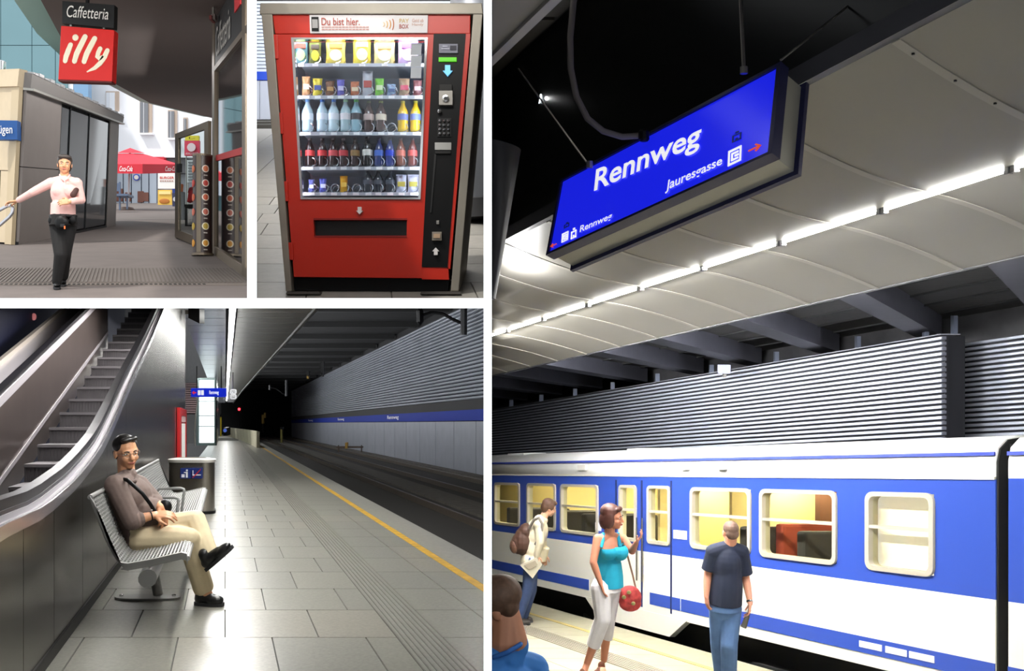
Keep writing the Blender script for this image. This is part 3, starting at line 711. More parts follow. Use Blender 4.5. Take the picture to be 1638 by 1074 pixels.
for i, (a, c) in enumerate(wd):
    outer = rrect(a - .012, c + .012, zw0 - .012, zw1 + .012, .08); inner = rrect(a + .032, c - .032, zw0 + .03, zw1 - .03, .055); n = len(outer); m = MB()
    if i in (3, 4): outer = rrect(a - .02, c + .02, zw0 - .02, zw1 + .02, .06); inner = rrect(a + .02, c - .02, zw0 + .02, zw1 - .02, .03)
    vs = [T(XT - .02, z, d) for d, z in outer] + [T(XT - .02, z, d) for d, z in inner] + [T(XT + .07, z, d) for d, z in inner] + [T(XT + .0, z, d) for d, z in outer]
    m.add(vs, [(q * n + k, q * n + (k + 1) % n, ((q + 1) % 4) * n + (k + 1) % n, ((q + 1) % 4) * n + k) for q in range(4) for k in range(n)])
    w = m.build('window_frame', M_WFR, tr, smooth=30)
    zm = zt(-.068)
    MB().fbox(T, XT - .014, XT + .03, zm - .016, zm + .016, a + .03, c - .03).build('window_bar', M_WFR, w)
    MB().fbox(T, XT + .018, XT + .024, zw0 + .01, zm, a + .02, c - .02).build('pane', M_PANE, w)
    MB().fbox(T, XT + .018, XT + .024, zm, zw1 - .01, a + .02, c - .02).build('pane', M_PANE, w)
# inside: back wall with far windows, ceiling lamp, seats, partitions
inn = MB(); inn.fbox(T, XT + 2.5, XT + 2.6, zb0 - .4, zb1 + .05, DA, DB); inn.fbox(T, XT + .06, XT + 2.5, zb1 - .02, zb1 + .02, DA, DB); inn.fbox(T, XT + .06, XT + 2.5, zt(-.235), zt(-.23), DA, DB)
inn.fbox(T, XT + .06, XT + 2.6, zt(-.23), zb1, DA + .005, DA + .05)
inn.build('interior_wall', M_INT, tr)
for d in (8.1, 9.5, 11.0, 12.4, 13.9, 15.4, 16.8, 18.2, 19.6, 21, 22.4): MB().fbox(T, XT + 1.0, XT + 1.25, zb1 - .07, zb1 - .02, d - .45, d + .45).build('ceiling_lamp', M_INTL, tr)
for d, s in ((13.7, 0), (14.1, 1), (14.9, 0), (15.3, 1), (16.1, 0), (16.5, 1), (10.2, 2), (10.75, 1), (9.45, 1), (9.9, 0)):
    z1 = zt(-.083) if s < 2 else zt(-.075)
    MB().fbox(T, XT + .2, XT + 1.05, zt(-.15), z1, d, d + .12).build('seat_back', M_SEATR if s == 2 else M_SEAT, tr, bevel=.03)
for d in (8.95, 11.55, 12.95): MB().fbox(T, XT + .6, XT + 2.5, zt(-.23), zb1, d, d + .05).build('partition', M_INT, tr)
for d, z in ((14.0, -.052), (9.95, -.05)): MB().fbox(T, XT + 2.4, XT + 2.5, zt(z - .02), zt(z + .006), d, d + .4).build('poster', cm((60, 84, 170)), tr)
MB().fbox(T, XT + 1.2, XT + 1.9, zt(-.11), zt(-.06), 9.62, 9.7).build('interior_panel', cm((90, 88, 84)), tr)
MB().fbox(T, XT + 1.2, XT + 1.8, zt(-.2), zt(-.03), 10.95, 11.02).build('interior_panel', cm((96, 62, 44)), tr)
MB().fbox(T, XT + .12, XT + .14, zw0 - .05, zw1 + .05, 8.15, 8.95).build('curtain', mat('curtain_glow', (250, 240, 226), .8, emit=.6), tr)  # emission put into the curtain to imitate the bright window
MB().fbox(T, XT + .3, XT + 2.4, -.75, zt(-.24), DA + .2, DB).build('underframe', M_UNDER, tr)
for d in (9.0, 10.2, 14.3, 15.6):
    m = MB(); m.lathe(T(XT + .35, -.5, d), [(.44, -.06), (.46, -.02), (.46, .02), (.4, .06)], 20, Matrix.Rotation(R(90), 3, 'Y')); m.build('wheel', mat('wheel_dark', (36, 34, 34), .6) if 'wheel_dark' not in bpy.data.materials else bpy.data.materials['wheel_dark'], tr, smooth=40)
MB().fbox(T, XT + .15, XT + .3, -.35, -.05, 8.6, 10.6).build('bogie_frame', M_UNDER, tr)
MB().prism([T(x, z, DA - .015) for x, z in [(XT + .01, zt(-.2425))] + [(x + .01 if x < XT + 1 else x, z - .01) for x, z in prof] + [(XT + 2.7, zt(-.2425))]], T(0, 0, DA) - T(0, 0, DA - .015)).build('end_wall', M_UNDER, tr)
# bellows and next carriage
g2 = MB(); 
for k in range(3): g2.fbox(T, XT + .1 + .03 * (k % 2), XT + 2.5, -.1, zt(.03), DA - .03 * k - .03, DA - .03 * k)
g2.build('gangway_bellows', M_RUBBER, tr)
tr2 = thing('train_carriage', 'next blue and white carriage, only its end showing past the dark gap', 'train', T(XT + 1.3, 0, 7.3))
D2 = dpx(1613)
MB().fbox(T, XT, XT + .06, zb0, zb1, 7.1, D2).build('side_panel', M_TBLUE, tr2)
MB().fbox(T, XT, XT + .06, zt(-.2425), zb0, 7.1, D2).build('lower_panel', M_TWHITE, tr2)
MB().fbox(T, XT - .006, XT, zt(-.227), zt(-.2068), 7.1, D2).build('lower_stripe', M_TBLUE, tr2)
m = MB(); m.prism([T(x, z, 7.1) for x, z in prof], T(0, 0, D2) - T(0, 0, 7.1)); m.build('roof', M_TROOF, tr2, smooth=35)
MB().fbox(T, XT - .012, XT, zt(.0175), zt(.0215), 7.1, D2).build('roof_stripe', M_TSTRIPE, tr2)
MB().fbox(T, XT + .015, XT + 2.68, zt(-.24), zb1 - .01, D2 - .05, D2 - .004).build('end_wall', M_UNDER, tr2)
MB().fbox(T, XT + .2, XT + 2.4, -.75, zt(-.24), 7.1, D2).build('underframe', M_UNDER, tr2)

# ---- ribbed wall behind the train, stepping back at its end
def ribwall(name, A, B, ztop0, ztop1, n, hgt, depth=.5, matr=None):
    """slats from point A=(x,d) to B=(x,d); their top runs from ztop0 to ztop1 above the platform"""
    n_ = MB(); a0, b0 = T(A[0], ztop0, A[1]), T(B[0], ztop1, B[1]); out = V((1, .4, 0)).normalized()
    dn = V((0, 0, 1))
    n_.hexa([a0 - dn * n * hgt + out * .06, b0 - dn * n * hgt + out * .06, b0 - dn * n * hgt + out * depth, a0 - dn * n * hgt + out * depth, a0 + out * .06 - dn * .02, b0 + out * .06 - dn * .02, b0 + out * depth - dn * .02, a0 + out * depth - dn * .02])
    w = n_.build(name, mat('rib_gap', (34, 34, 38), .8) if 'rib_gap' not in bpy.data.materials else bpy.data.materials['rib_gap'], kind='structure')
    for k in range(n):
        z = -hgt * (k + 1); m = MB()
        def pt(o, zz): return [p + out * o + dn * (z + zz) for p in (a0, b0)]
        pr = [(.07, .012), (-.012, .014), (-.022, .022), (-.022, hgt * .64), (-.012, hgt * .70), (.07, hgt * .72)]
        vs = [pt(o, zz)[0] for o, zz in pr] + [pt(o, zz)[1] for o, zz in pr]; q = len(pr)
        m.add(vs, [tuple(range(q)), tuple(reversed(range(q, 2 * q)))] + [(i, i + q, (i + 1) % q + q, (i + 1) % q) for i in range(q)])
        m.build('slat', M_SLAT2 if matr is None else matr, w)
    return w
M_SLAT2 = mat('slat_silver', (176, 178, 188), .4, .3, var=.07, scale=.7)
X1, D1 = 14.5, 15.52
ribwall('wall_back', (X1, 33), (X1, D1), TH + .1437 * X1, TH + .1563 * X1, 27, .088)
X2, Dn2 = 15.6, 16.4
ribwall('wall_return', (X1 + .02, D1), (X2, Dn2), TH + .1563 * X1, TH + .1447 * X2, 27, .088, .1, mat('slat_shade', (128, 128, 138), .5, .2))  # return slats coloured darker to imitate the shade on that face
ribwall('wall_back_far', (X2, Dn2), (X2, 12.0), TH + .1447 * X2, TH + .1447 * X2, 27, .088)
MB().fbox(T, X2 + .3, X2 + .5, -.9, 6, 9, 40).build('wall_behind', M_CONC, kind='structure')
cap = MB(); cap.hexa([T(X1 - .03, TH + .1437 * X1, 33), T(X1 - .03, TH + .1563 * X1, D1), T(X1 + .3, TH + .1563 * X1, D1), T(X1 + .3, TH + .1437 * X1, 33), T(X1 - .03, TH + .1437 * X1 + .02, 33), T(X1 - .03, TH + .1563 * X1 + .02, D1), T(X1 + .3, TH + .1563 * X1 + .02, D1), T(X1 + .3, TH + .1437 * X1 + .02, 33)])
cap.build('trim_4', mat('cap_grey', (110, 110, 116), .5), kind='structure')
# soffit, slanting beams and short posts between wall and ceiling
M_SOF = mat('soffit_boards', (56, 54, 51), .8, var=.15, scale=2, stretch=(1, 8, 1))
sf = MB().fbox(T, 6.9, 18, 4.86, 5.2, 5, 45).build('ceiling_soffit', M_SOF, kind='structure')
for k in range(9): MB().fbox(T, 7.5 + k * .95, 7.53 + k * .95, 4.83, 4.86, 6, 40).build('board_joint', mat('joint_black', (30, 30, 30), .9) if 'joint_black' not in bpy.data.materials else bpy.data.materials['joint_black'], sf)
M_BM = mat('beam_steel', (82, 82, 90), .6, .1, var=.05)
for i, (px, py) in enumerate(((1375, 557), (1245, 578), (1053, 610), (920, 634), (1520, 532), (830, 650))):
    pass
bx = [(d, 0) for d in (14.5, 16.6, 18.8, 20.9, 22.8, 25, 27.1, 29.3, 31.5, 33.7)]
for d0, d1 in bx:
    dw = .42; sl = -.95
    lo = [T(15.5, 4.50, d0), T(15.5, 4.50, d0 + dw), T(7.0, 4.50, d0 + dw + 7.5 * sl), T(7.0, 4.50, d0 + 7.5 * sl)]
    m = MB(); m.prism(lo, (0, 0, .36)); m.build('trim_5', M_BM, kind='structure')
for i, (px, y0, y1) in enumerate(((1374, 538, 560), (1243, 563, 580), (1139, 584, 600), (1052, 598, 612), (920, 622, 634), (866, 632, 642), (818, 640, 650), (1483, 527, 538), (1529, 505, 532), (980, 612, 624))):
    d = 1500 * 14.75 / (px - 106); w = .055 * d / 12
    MB().pxquad([(px - 3.2, y1 + 2), (px + 3.2, y1 + 2), (px + 3.2, y0), (px - 3.2, y0)], d, d + .12).build('trim_6', mat('post_galv', (104, 110, 124), .4, .5) if 'post_galv' not in bpy.data.materials else bpy.data.materials['post_galv'], kind='structure')
t = thing('junction_box', 'pale grey junction box above the ribbed wall', 'box', P(1165, 596, 20))
MB().pxbox(1151, 584, 1169, 598, 19.6, 19.8).build('case', cm((150, 152, 170)), t, bevel=.01)
MB().pxbox(1157, 597, 1162, 604, 19.66, 19.76).build('stem', M_STEEL, t)

# ---- curved platform ceiling
def cprof(s):
    """s 0 at the inner edge, 1 at the light line, 2 at the outer edge -> (x, height over platform)"""
    if s <= 1:
        x = 3.824 + (5.38 - 3.824) * s; z = 1.738 + (1.99 - 1.738) * ((1 - s) ** 1.7)
    else:
        u = s - 1; x = 5.38 + (6.81 - 5.38) * u; z = 1.738 - (1.738 - 1.543) * (u ** 1.6)
    return x, z + TH
def cpt(s, dl, up=0.0):
    x, z = cprof(s); return T(x, z + up, dl + .39 * (x - 5.38))
ce = MB(); ce.sheet(lambda u, v: cpt(2 * u, 2.6 + 28 * v, .08), 16, 1, (0, 0, .12))
cei = ce.build('ceiling', mat('ceiling_core', (60, 60, 60), .8), kind='structure')
M_CP = mat('ceiling_panel_grey', (152, 149, 141), .45, .05, var=.025, scale=1.3)
off = 5.85; pit = .735
seams = [off + pit * k for k in range(-4, 32)]
seams[3] = 4.93
for a, c in zip(seams, seams[1:]):
    MB().sheet(lambda u, v, a=a, c=c: cpt(2 * u, a + .012 + (c - a - .024) * v), 16, 1, (0, 0, .05)).build('panel', M_CP, cei, smooth=30)
M_COV = mat('cover_strip', (170, 167, 159), .4)
for a in seams[:22]:
    MB().sheet(lambda u, v, a=a: cpt(2 * u, a - .022 + .044 * v, -.006), 16, 1, (0, 0, .02)).build('cover_strip', M_COV, cei, smooth=30)
for q in range(5):
    m = MB(); m.lathe(cpt(.08 + .2 * q, seams[3], -.008), [(.008, -.004), (.008, .004)], 8); m.build('screw', M_BLACK, cei)
MB().sheet(lambda u, v: cpt(0, 2.6 + 28 * u) + V((-.06 + .06 * v, 0, 0)), 1, 1, (0, 0, .10)).build('ceiling_rim', mat('rim_dark', (70, 70, 76), .5), cei)
MB().sheet(lambda u, v: cpt(2, 2.6 + 28 * u) + V((.05 * v, 0, -.01)), 1, 1, (0, 0, .05)).build('ceiling_rim', bpy.data.materials['rim_dark'], cei)
# fluorescent tubes in a line
gaps = [812, 869, 940, 1024, 1124, 1249, 1411, 1618, 1900]
M_TUBE = mat('tube_glow', (255, 254, 248), .5, emit=40.0)
for i, (a, c) in enumerate(zip([770] + gaps, gaps)):
    d0, d1 = 1500 * 5.38 / (c - 106), 1500 * 5.38 / (a - 106); f = (d1 - d0) * .04
    tb = thing('ceiling_tube', ['bright tube lamp cut off where the ceiling runs behind the divider', 'first whole tube lamp of the line, the farthest away', 'second tube lamp from the far end of the line', 'third tube lamp from the far end of the line', 'fourth tube lamp from the far end of the line', 'fifth tube lamp from the far end of the line', 'sixth tube lamp from the far end of the line', 'longest-looking whole tube lamp, nearest the picture edge', 'tube lamp of which just the tip shows at the picture edge'][i], 'lamp', T(5.38, TH + 1.70, (d0 + d1) / 2), 'tube lamps along the platform ceiling')
    MB().tube([T(5.38, TH + 1.730, d0 + f), T(5.38, TH + 1.730, d1 - f)], .016, 8).build('tube', M_TUBE, tb)
    strip('tube_light', T(5.38, TH + 1.708, d0 + f), T(5.38, TH + 1.708, d1 - f), (.12, .05, -1), .026, (150, 150, 140, 120, 86, 56, 40, 28, 20)[i], (1, .99, .95))
    for d in (d0 + f * .55, d1 - f * .55): MB().fbox(T, 5.365, 5.395, TH + 1.70, TH + 1.745, d - f * .35, d + f * .35).build('socket', M_ALU, tb)
# the dark pit over the sign, second ceiling edge
MB().fbox(T, 1.5, 4.2, 5.6, 5.8, 3.0, 31).build('ceiling_void', mat('void_black', (20, 19, 18), .35), kind='structure')
m = MB(); m.hexa([T(3.80, TH + 1.99, 2.6), T(3.86, TH + 1.99, 2.6), T(3.86, TH + 1.99, 30), T(3.80, TH + 1.99, 30), T(3.80, 5.6, 2.6), T(3.86, 5.6, 2.6), T(3.86, 5.6, 30), T(3.80, 5.6, 30)]); m.build('wall_void', mat('void_side', (16, 16, 17), .3), kind='structure')
M_VJ = mat('void_panel', (70, 66, 60), .4)
for k in range(5): MB().fbox(T, 2.1, 3.75, 5.57, 5.6, 3.4 + 1.9 * k, 5.25 + 1.9 * k).build('trim_7', M_VJ, kind='structure')
ce2 = MB().fbox(T, .4, 2.05, TH + 2.0, TH + 2.12, 2.6, 12).build('ceiling_second', M_CP, kind='structure')
MB().fbox(T, 2.03, 2.08, TH + 1.98, TH + 2.14, 2.6, 12).build('trim_8', M_COV, kind='structure')
t = thing('pit_lamp', 'small bright spotlight shining in the dark ceiling pit', 'lamp', P(869, 156, 7.5))
m = MB(); m.prism([P(862, 164, 7.5), P(864, 151, 7.5), P(880, 148, 7.5), P(878, 156, 7.5)], (0, .05, .0)); m.build('lens', mat('pit_glow', (240, 250, 255), .4, emit=5.0), t)
MB().tube([P(870, 152, 7.55), P(872, 120, 7.7)], .02, 6).build('stem', M_BLACK, t)
l = bpy.data.lights.new('pit_light', 'POINT'); l.energy = 3; l.shadow_soft_size = .02; lo = bpy.data.objects.new('pit_light', l); COL.objects.link(lo); lo.location = P(872, 157, 7.45)
# round column, leaning in at the picture edge
m = MB(); c0, c1 = P(744, 470, 6.2), P(787, 232, 6.2)
m.tube([c0, c1], [.205, .195], 28); m.build('column', mat('column_grey', (62, 62, 68), .45), kind='structure', smooth=40)
l = bpy.data.lights.new('ceiling_spot', 'POINT'); l.energy = 34; l.shadow_soft_size = .08; lo = bpy.data.objects.new('ceiling_spot', l); COL.objects.link(lo); lo.location = T(4.06, TH + 1.74, 8.5)

# ---- hanging station sign
BLp, BRp, TRp, TLp = (875.5, 410), (1237, 246.5), (1248, 94), (901, 293)
bl, br = P(*BLp, 5.2), P(*BRp, 4.12)
import itertools
def solve_up():
    # the up edge whose ends fall on the two top corners, by least squares
    rows = []
    for base, (px, py) in ((bl, TLp), (br, TRp)):
        kx, kz = (px - CX) / F, (CY - py) / F
        rows.append(((1, -kx, 0), kx * base.y - base.x)); rows.append(((0, -kz, 1), kz * base.y - base.z))
    A = Matrix(((0,) * 3,) * 3); y = V((0, 0, 0))
    for r, c in rows:
        r = V(r); y += r * c
        for i in range(3):
            for j in range(3): A[i][j] += r[i] * r[j]
    return A.inverted() @ y
up_ = solve_up()
sp = Patch(bl, br, br + up_, bl + up_)
sg = thing('station_sign', 'big hanging blue station sign with white lettering in a dark frame', 'sign', (bl + br) / 2)
M_SIGN = mat('sign_glow_blue', (26, 36, 200), .25, emit=.8, erg=(24, 34, 235))
MB().pbox(sp, .012, .988, .035, .965, -.05, .0).build('lit_face', M_SIGN, sg)
M_SFR = mat('sign_frame', (34, 36, 78), .4, .2)
for s0, s1, t0, t1 in ((0, .012, 0, 1), (.985, 1, 0, 1), (.012, .985, 0, .03), (.012, .985, .96, 1)): MB().pbox(sp, s0, s1, t0, t1, -.05, .012).build('frame_bar', M_SFR, sg)
MB().pbox(sp, .008, .985, .03, .97, -.18, -.05).build('case', mat('sign_case', (178, 176, 164), .4, .3), sg)
MB().pbox(sp, -.003, 1.003, -.02, 1.0, -.205, -.18).build('back_frame', M_SFR, sg)
M_LET = mat('letter_white', (250, 250, 252), .4, emit=.8)
M_ARR = mat('arrow_orange', (240, 90, 40), .4, emit=.6)
# pixel place -> patch place
def st(px, py):
    u, v = .5, .5
    for _ in range(25):
        q = sp(u, v); ex = px - (CX + q.x / q.y * F); ey = py - (CY - q.z / q.y * F); e = 1e-3
        qa = sp(u + e, v); qb = sp(u, v + e)
        ax_, ay_ = ((CX + qa.x / qa.y * F) - (px - ex)) / e, ((CY - qa.z / qa.y * F) - (py - ey)) / e
        bx_, by_ = ((CX + qb.x / qb.y * F) - (px - ex)) / e, ((CY - qb.z / qb.y * F) - (py - ey)) / e
        D = ax_ * by_ - ay_ * bx_
        if abs(D) < 1e-9: break
        u += (ex * by_ - ey * bx_) / D; v += (ax_ * ey - ay_ * ex) / D
    return u, v
def sub(q):
    """a patch on the sign face from four pixels bl br tr tl"""
    return Patch(*[sp(*st(*p), .002) for p in q])
text_on(sub([(950, 318), (1119, 243), (1125, 196), (955, 272)]), 'Rennweg', 0, 1, 0, 1, .004, M_LET, sg, bold=.018)
text_on(sub([(1065, 311), (1156, 268), (1157, 250), (1068, 290)]), 'Jauresgasse', 0, 1, 0, 1, .004, M_LET, sg, bold=.014)
text_on(sub([(928, 376), (979, 354), (981, 340), (930, 362)]), 'Rennweg', 0, 1, 0, 1, .004, M_LET, sg, bold=.014)
def picto(q, kind, m_):
    p = sub(q); m = MB()
    if kind == 'exit':
        for s0, s1, t0, t1 in ((0, .12, 0, 1), (.88, 1, 0, 1), (.12, .88, 0, .12), (.12, .88, .88, 1)): m.pbox(p, s0, s1, t0, t1, 0, .004)
        for s0, s1, t0, t1 in ((.24, .36, .24, .76), (.36, .78, .66, .76), (.36, .78, .24, .34), (.5, .8, .44, .56)): m.pbox(p, s0, s1, t0, t1, 0, .004)
    elif kind == 'lift':
        for s0, s1, t0, t1 in ((.1, .22, 0, .7), (.78, .9, 0, .7), (.1, .9, 0, .1), (.1, .9, .62, .72), (.36, .66, .84, 1), (.4, .6, .1, .3)): m.pbox(p, s0, s1, t0, t1, 0, .004)
    elif kind == 'right':
        m.pbox(p, .0, .8, .43, .57, 0, .004); m.ppoly(p, [(.98, .5), (.6, .95), (.5, .86), (.8, .5), (.5, .14), (.6, .05)], 0, .0045)
    elif kind == 'left':
        m.pbox(p, .2, 1, .43, .57, 0, .004); m.ppoly(p, [(.02, .5), (.4, .05), (.5, .14), (.2, .5), (.5, .86), (.4, .95)], 0, .0045)
    return m.build('pictogram' if kind in ('exit', 'lift') else 'arrow', m_, sg)
picto([(1165, 267), (1186, 257), (1187, 233), (1166, 243)], 'exit', M_LET)
picto([(1198, 249), (1219, 239), (1219, 226), (1198, 236)], 'right', M_ARR)
picto([(899, 389), (909, 384), (910, 370), (900, 375)], 'exit', M_LET)
picto([(913, 384), (923, 379), (924, 363), (914, 368)], 'lift', M_LET)
picto([(881, 399), (891, 394), (891, 387), (881, 392)], 'left', M_ARR)
M_DIM = mat('picto_dim', (50, 70, 150), .5, emit=.1)
picto([(1170, 230), (1188, 222), (1189, 207), (1171, 215)], 'lift', M_DIM)
picto([(902, 367), (912, 362), (913, 354), (903, 359)], 'lift', M_DIM)
for (x, y, x2, y2, dd_, lab) in ((943, 266, 829, 110, 5.05, 0), (1190, 115, 1184, -20, 4.3, 1), (1249, 96, 1374, -4, 4.14, 2)):
    MB().tube([P(x, y, dd_), P(x2, y2, dd_ + (.6, .1, .5)[lab])], .006 if lab != 1 else .009, 6).build('hanger_rod', M_STEEL, sg)
    if lab < 2: MB().tube([P(x, y + 3, dd_), P(x, y - 8, dd_)], .018, 8).build('hanger_clamp', M_STEEL, sg)
pts = [(919, -15), (912, 60), (913, 110), (922, 155), (940, 190), (965, 210), (995, 219), (1028, 217)]
t = thing('sign_cable', 'grey flexible cable looping down onto the top of the sign', 'cable', P(1028, 217, 4.85))
MB().tube([P(x, y, 4.85) for x, y in pts], .017, 8).build('cable', mat('cable_grey', (104, 98, 94), .6), t, smooth=60)
m = MB(); m.lathe(P(1030, 217, 4.83), [(.02, -.03), (.028, -.02), (.028, .02), (.02, .03)], 10); m.build('cable_gland', M_BLACK, t)
# ================================================================ the snack machine
ROOM[0] = 'shop'
S = SHOP; Y2 = 6.2; K = Y2 / F
M_FT = [mat('shop_tile_%d' % i, c, .4, var=.08, scale=14, detail=5) for i, c in enumerate(((150, 146, 138), (158, 154, 146), (144, 141, 134)))]
fs = MB().fbox(S, -6, 2.6, -.12, -.012, 5.0, 23.4).build('floor', mat('shop_joint', (84, 80, 74), .8), kind='structure')
for r in range(9):
    d0 = 5.3 + r * .62 * (1 + .0) ; d1 = d0 + .62
    for k in range(7):
        x0 = -1.65 + k * .56 + (.12 if r % 2 else 0); slab(S, x0, x0 + .56, d0, d1, .005).build('tile', random.choice(M_FT), fs)
m = MB()
for r in range(20):
    for k in range(9): m.fbox(S, -4.06 + k * .62 + .005, -4.06 + (k + 1) * .62 - .005, -.02, 0, 10.9 + r * .62 + .005, 10.9 + (r + 1) * .62 - .005)
m.build('far_tiles', M_FT[0], fs, kind='stuff')
# wall across the track: ribs, blue band, grey panels
bw = MB().pxbox(400, -60, 790, 204, 30.2, 30.6).build('wall_back', M_CONC, kind='structure')
for k in range(20):
    y = 2 + k * 5.7; MB().pxbox(402, y, 790, y + 4.2, 29.9, 30.2).build('slat', mat('slat_pale', (206, 212, 222), .5) if k == 0 else bpy.data.materials['slat_pale'], bw)
MB().pxbox(402, 114.5, 790, 128, 29.85, 30.2).build('name_band', mat('band_blue_2', (24, 70, 190), .4), bw)
for x in range(395, 800, 21): MB().pxbox(x, 129, x + 20.2, 191, 29.9, 30.2).build('panel', mat('panel_pale', (186, 190, 200), .5) if x == 395 else bpy.data.materials['panel_pale'], bw)
m = MB(); m.pxbox(402, 192, 790, 208, 29.0, 29.2); m.build('ground', mat('trackbed_2', (70, 66, 60), .9), kind='structure')
t = thing('guard_pipe', 'pair of thin pipes along the far track wall', 'pipe', P(600, 198, 28.6))
for y in (194.5, 199): MB().tube([P(402, y, 28.6), P(790, y, 28.6)], .022, 6).build('pipe', M_STEEL, t)
MB().pxbox(724, -40, 786, 4, 20, 20.4).build('trim_9', mat('soffit_dark', (66, 62, 62), .8), kind='structure')
# round column on the far side
c = MB(); cx, cd = S.x(800, 9.4), 9.4
col = MB(); col.lathe(S(cx, 0, cd), [(.50, .08), (.50, 3.4)], 40); col.build('column', mat('column_shop', (116, 118, 124), .35, .3), kind='structure', smooth=40)
col = MB(); col.lathe(S(cx, -.05, cd), [(.515, 0), (.515, .18), (.50, .19)], 40); col.build('baseboard_column', mat('base_dark', (46, 46, 48), .6), kind='structure', smooth=40)

vm = thing('vending_machine', 'red snack vending machine with lit glass front in a steel surround', 'vending machine', P(594, 470, Y2 + .3))
M_VRED = mat('vending_red', (202, 38, 10), .38, var=.02, scale=3)
M_VGREY = mat('surround_steel', (150, 144, 132), .45, .35, var=.06, scale=6)
# steel surround
MB().pxquad([(415, 22.5), (773, 22.5), (771, 4.5), (416, 4.5)], Y2 - .02, Y2 + .75).build('surround_top', M_VGREY, vm, bevel=.006)
MB().pxquad([(457, 466), (466.5, 466), (435, 22.5), (418, 22.5)], Y2 - .02, Y2 + .75).build('surround_side', M_VGREY, vm, bevel=.004)
MB().pxquad([(721, 466), (733.5, 466), (772, 22.5), (757, 22.5)], Y2 - .02, Y2 + .75).build('surround_side', M_VGREY, vm, bevel=.004)
for a, c_ in ((457, 512), (672, 738)): MB().pxquad([(a, 471), (c_, 471), (c_ - 2, 466.5), (a + 2, 466.5)], Y2 - .06, Y2 + .5).build('foot_plate', mat('foot_dark', (78, 74, 70), .6) if 'foot_dark' not in bpy.data.materials else bpy.data.materials['foot_dark'], vm)
MB().pxquad([(466, 466), (721, 466), (757, 24), (435, 24)], Y2 + .55, Y2 + .7).build('back', M_BLACK, vm)
MB().pxquad([(470, 465), (717, 467), (718, 446), (471, 443)], Y2 + .06, Y2 + .5).build('plinth', M_BLACK, vm)
# body as a frame round the window and slot
def fr(q, y0=.0, y1=.10, nm='body_front', m_=None): return MB().pxquad(q, Y2 + y0, Y2 + y1).build(nm, m_ or M_VRED, vm, bevel=.004)
fr([(440, 54), (752, 54), (752.5, 23.5), (436, 23.5)], .0, .1, 'header')
door = MB()
Wn = [(480.5, 319), (672.5, 319), (684, 60), (465.5, 60)]    # window opening
door.pxquad([(460.1, 319), (480.5, 319), (465.5, 60), (438.8, 60)], Y2, Y2 + .1)
door.pxquad([(438.8, 60), (693.7, 60), (693.7, 55), (438.3, 55)], Y2, Y2 + .1)
door.pxquad([(672.5, 319), (682.4, 319), (693.7, 60), (684, 60)], Y2, Y2 + .1)
door.pxquad([(462.6, 349), (681.0, 349), (682.4, 319), (460.1, 319)], Y2, Y2 + .1)
door.pxquad([(465, 379), (502.5, 379), (501.5, 349), (462.6, 349)], Y2, Y2 + .1)
door.pxquad([(650.5, 379), (678.5, 379), (681.0, 349), (651, 349)], Y2, Y2 + .1)
door.pxquad([(470.3, 443), (674.6, 445), (678.5, 379), (465, 379)], Y2, Y2 + .1)
door.build('door', M_VRED, vm)
MB().pxquad([(674.6, 447), (718, 447.5), (717, 428), (675, 428)], Y2, Y2 + .1).build('door_foot', M_VRED, vm)
MB().pxquad([(715.7, 430), (720, 430), (752.5, 54), (745, 54)], Y2, Y2 + .1).build('door_edge', M_VRED, vm)
for y0, y1, xa in ((55, 94, 437.3), (180, 214, 445.5), (290, 322, 453.5), (388, 416, 461.5)):
    MB().pxquad([(xa + 1.6, y1), (xa + 8, y1), (xa + 6, y0), (xa - .8, y0)], Y2 - .012, Y2 + .06).build('hinge', M_VRED, vm, bevel=.003)
# window
wf = MB()
for q in ([(480.5, 319), (484, 316), (470, 63), (465.5, 60)], [(669, 316), (672.5, 319), (684, 60), (680, 63)], [(470, 63), (680, 63), (684, 60), (465.5, 60)], [(480.5, 319), (672.5, 319), (669, 316), (484, 316)]): wf.pxquad(q, Y2 - .008, Y2 + .04)
wf.build('window_frame', M_CHROME, vm)
MB().pxquad([(484, 316), (669, 316), (680, 63), (470, 63)], Y2 + .012, Y2 + .018).build('window_pane', glass('vending_glass', (246, 250, 255), .03), vm)
YI = Y2 + .12
inn = MB()
inn.pxquad([(478, 322), (676, 322), (688, 56), (462, 56)], Y2 + .5, Y2 + .54)
inn.build('cabinet_back', mat('cabinet_inside', (132, 138, 150), .6), vm)
MB().pxquad([(474, 322), (479, 322), (466, 56), (461, 56)], Y2 + .1, Y2 + .54).build('cabinet_side', bpy.data.materials['cabinet_inside'], vm)
MB().pxquad([(676, 322), (681, 322), (689, 56), (684.5, 56)], Y2 + .1, Y2 + .54).build('cabinet_side', bpy.data.materials['cabinet_inside'], vm)
MB().pxquad([(461, 57), (689, 57), (689, 53), (461, 53)], Y2 + .1, Y2 + .54).build('cabinet_top', bpy.data.materials['cabinet_inside'], vm)
MB().pxquad([(478, 324), (677, 324), (677, 320), (478, 320)], Y2 + .1, Y2 + .54).build('cabinet_floor', bpy.data.materials['cabinet_inside'], vm)
M_VL = mat('cabinet_lamp', (245, 250, 255), .4, emit=17.0)
MB().pxquad([(470, 58.9), (680, 58.9), (680, 57.4), (470, 57.4)], Y2 + .1, Y2 + .16).build('lamp_tube', M_VL, vm)
MB().pxquad([(481.2, 316), (482.2, 316), (469.4, 66), (467.6, 66)], Y2 + .1, Y2 + .13).build('lamp_tube', M_VL, vm)
MB().pxquad([(670.6, 316), (671.6, 316), (682, 66), (680.6, 66)], Y2 + .1, Y2 + .13).build('lamp_tube', M_VL, vm)
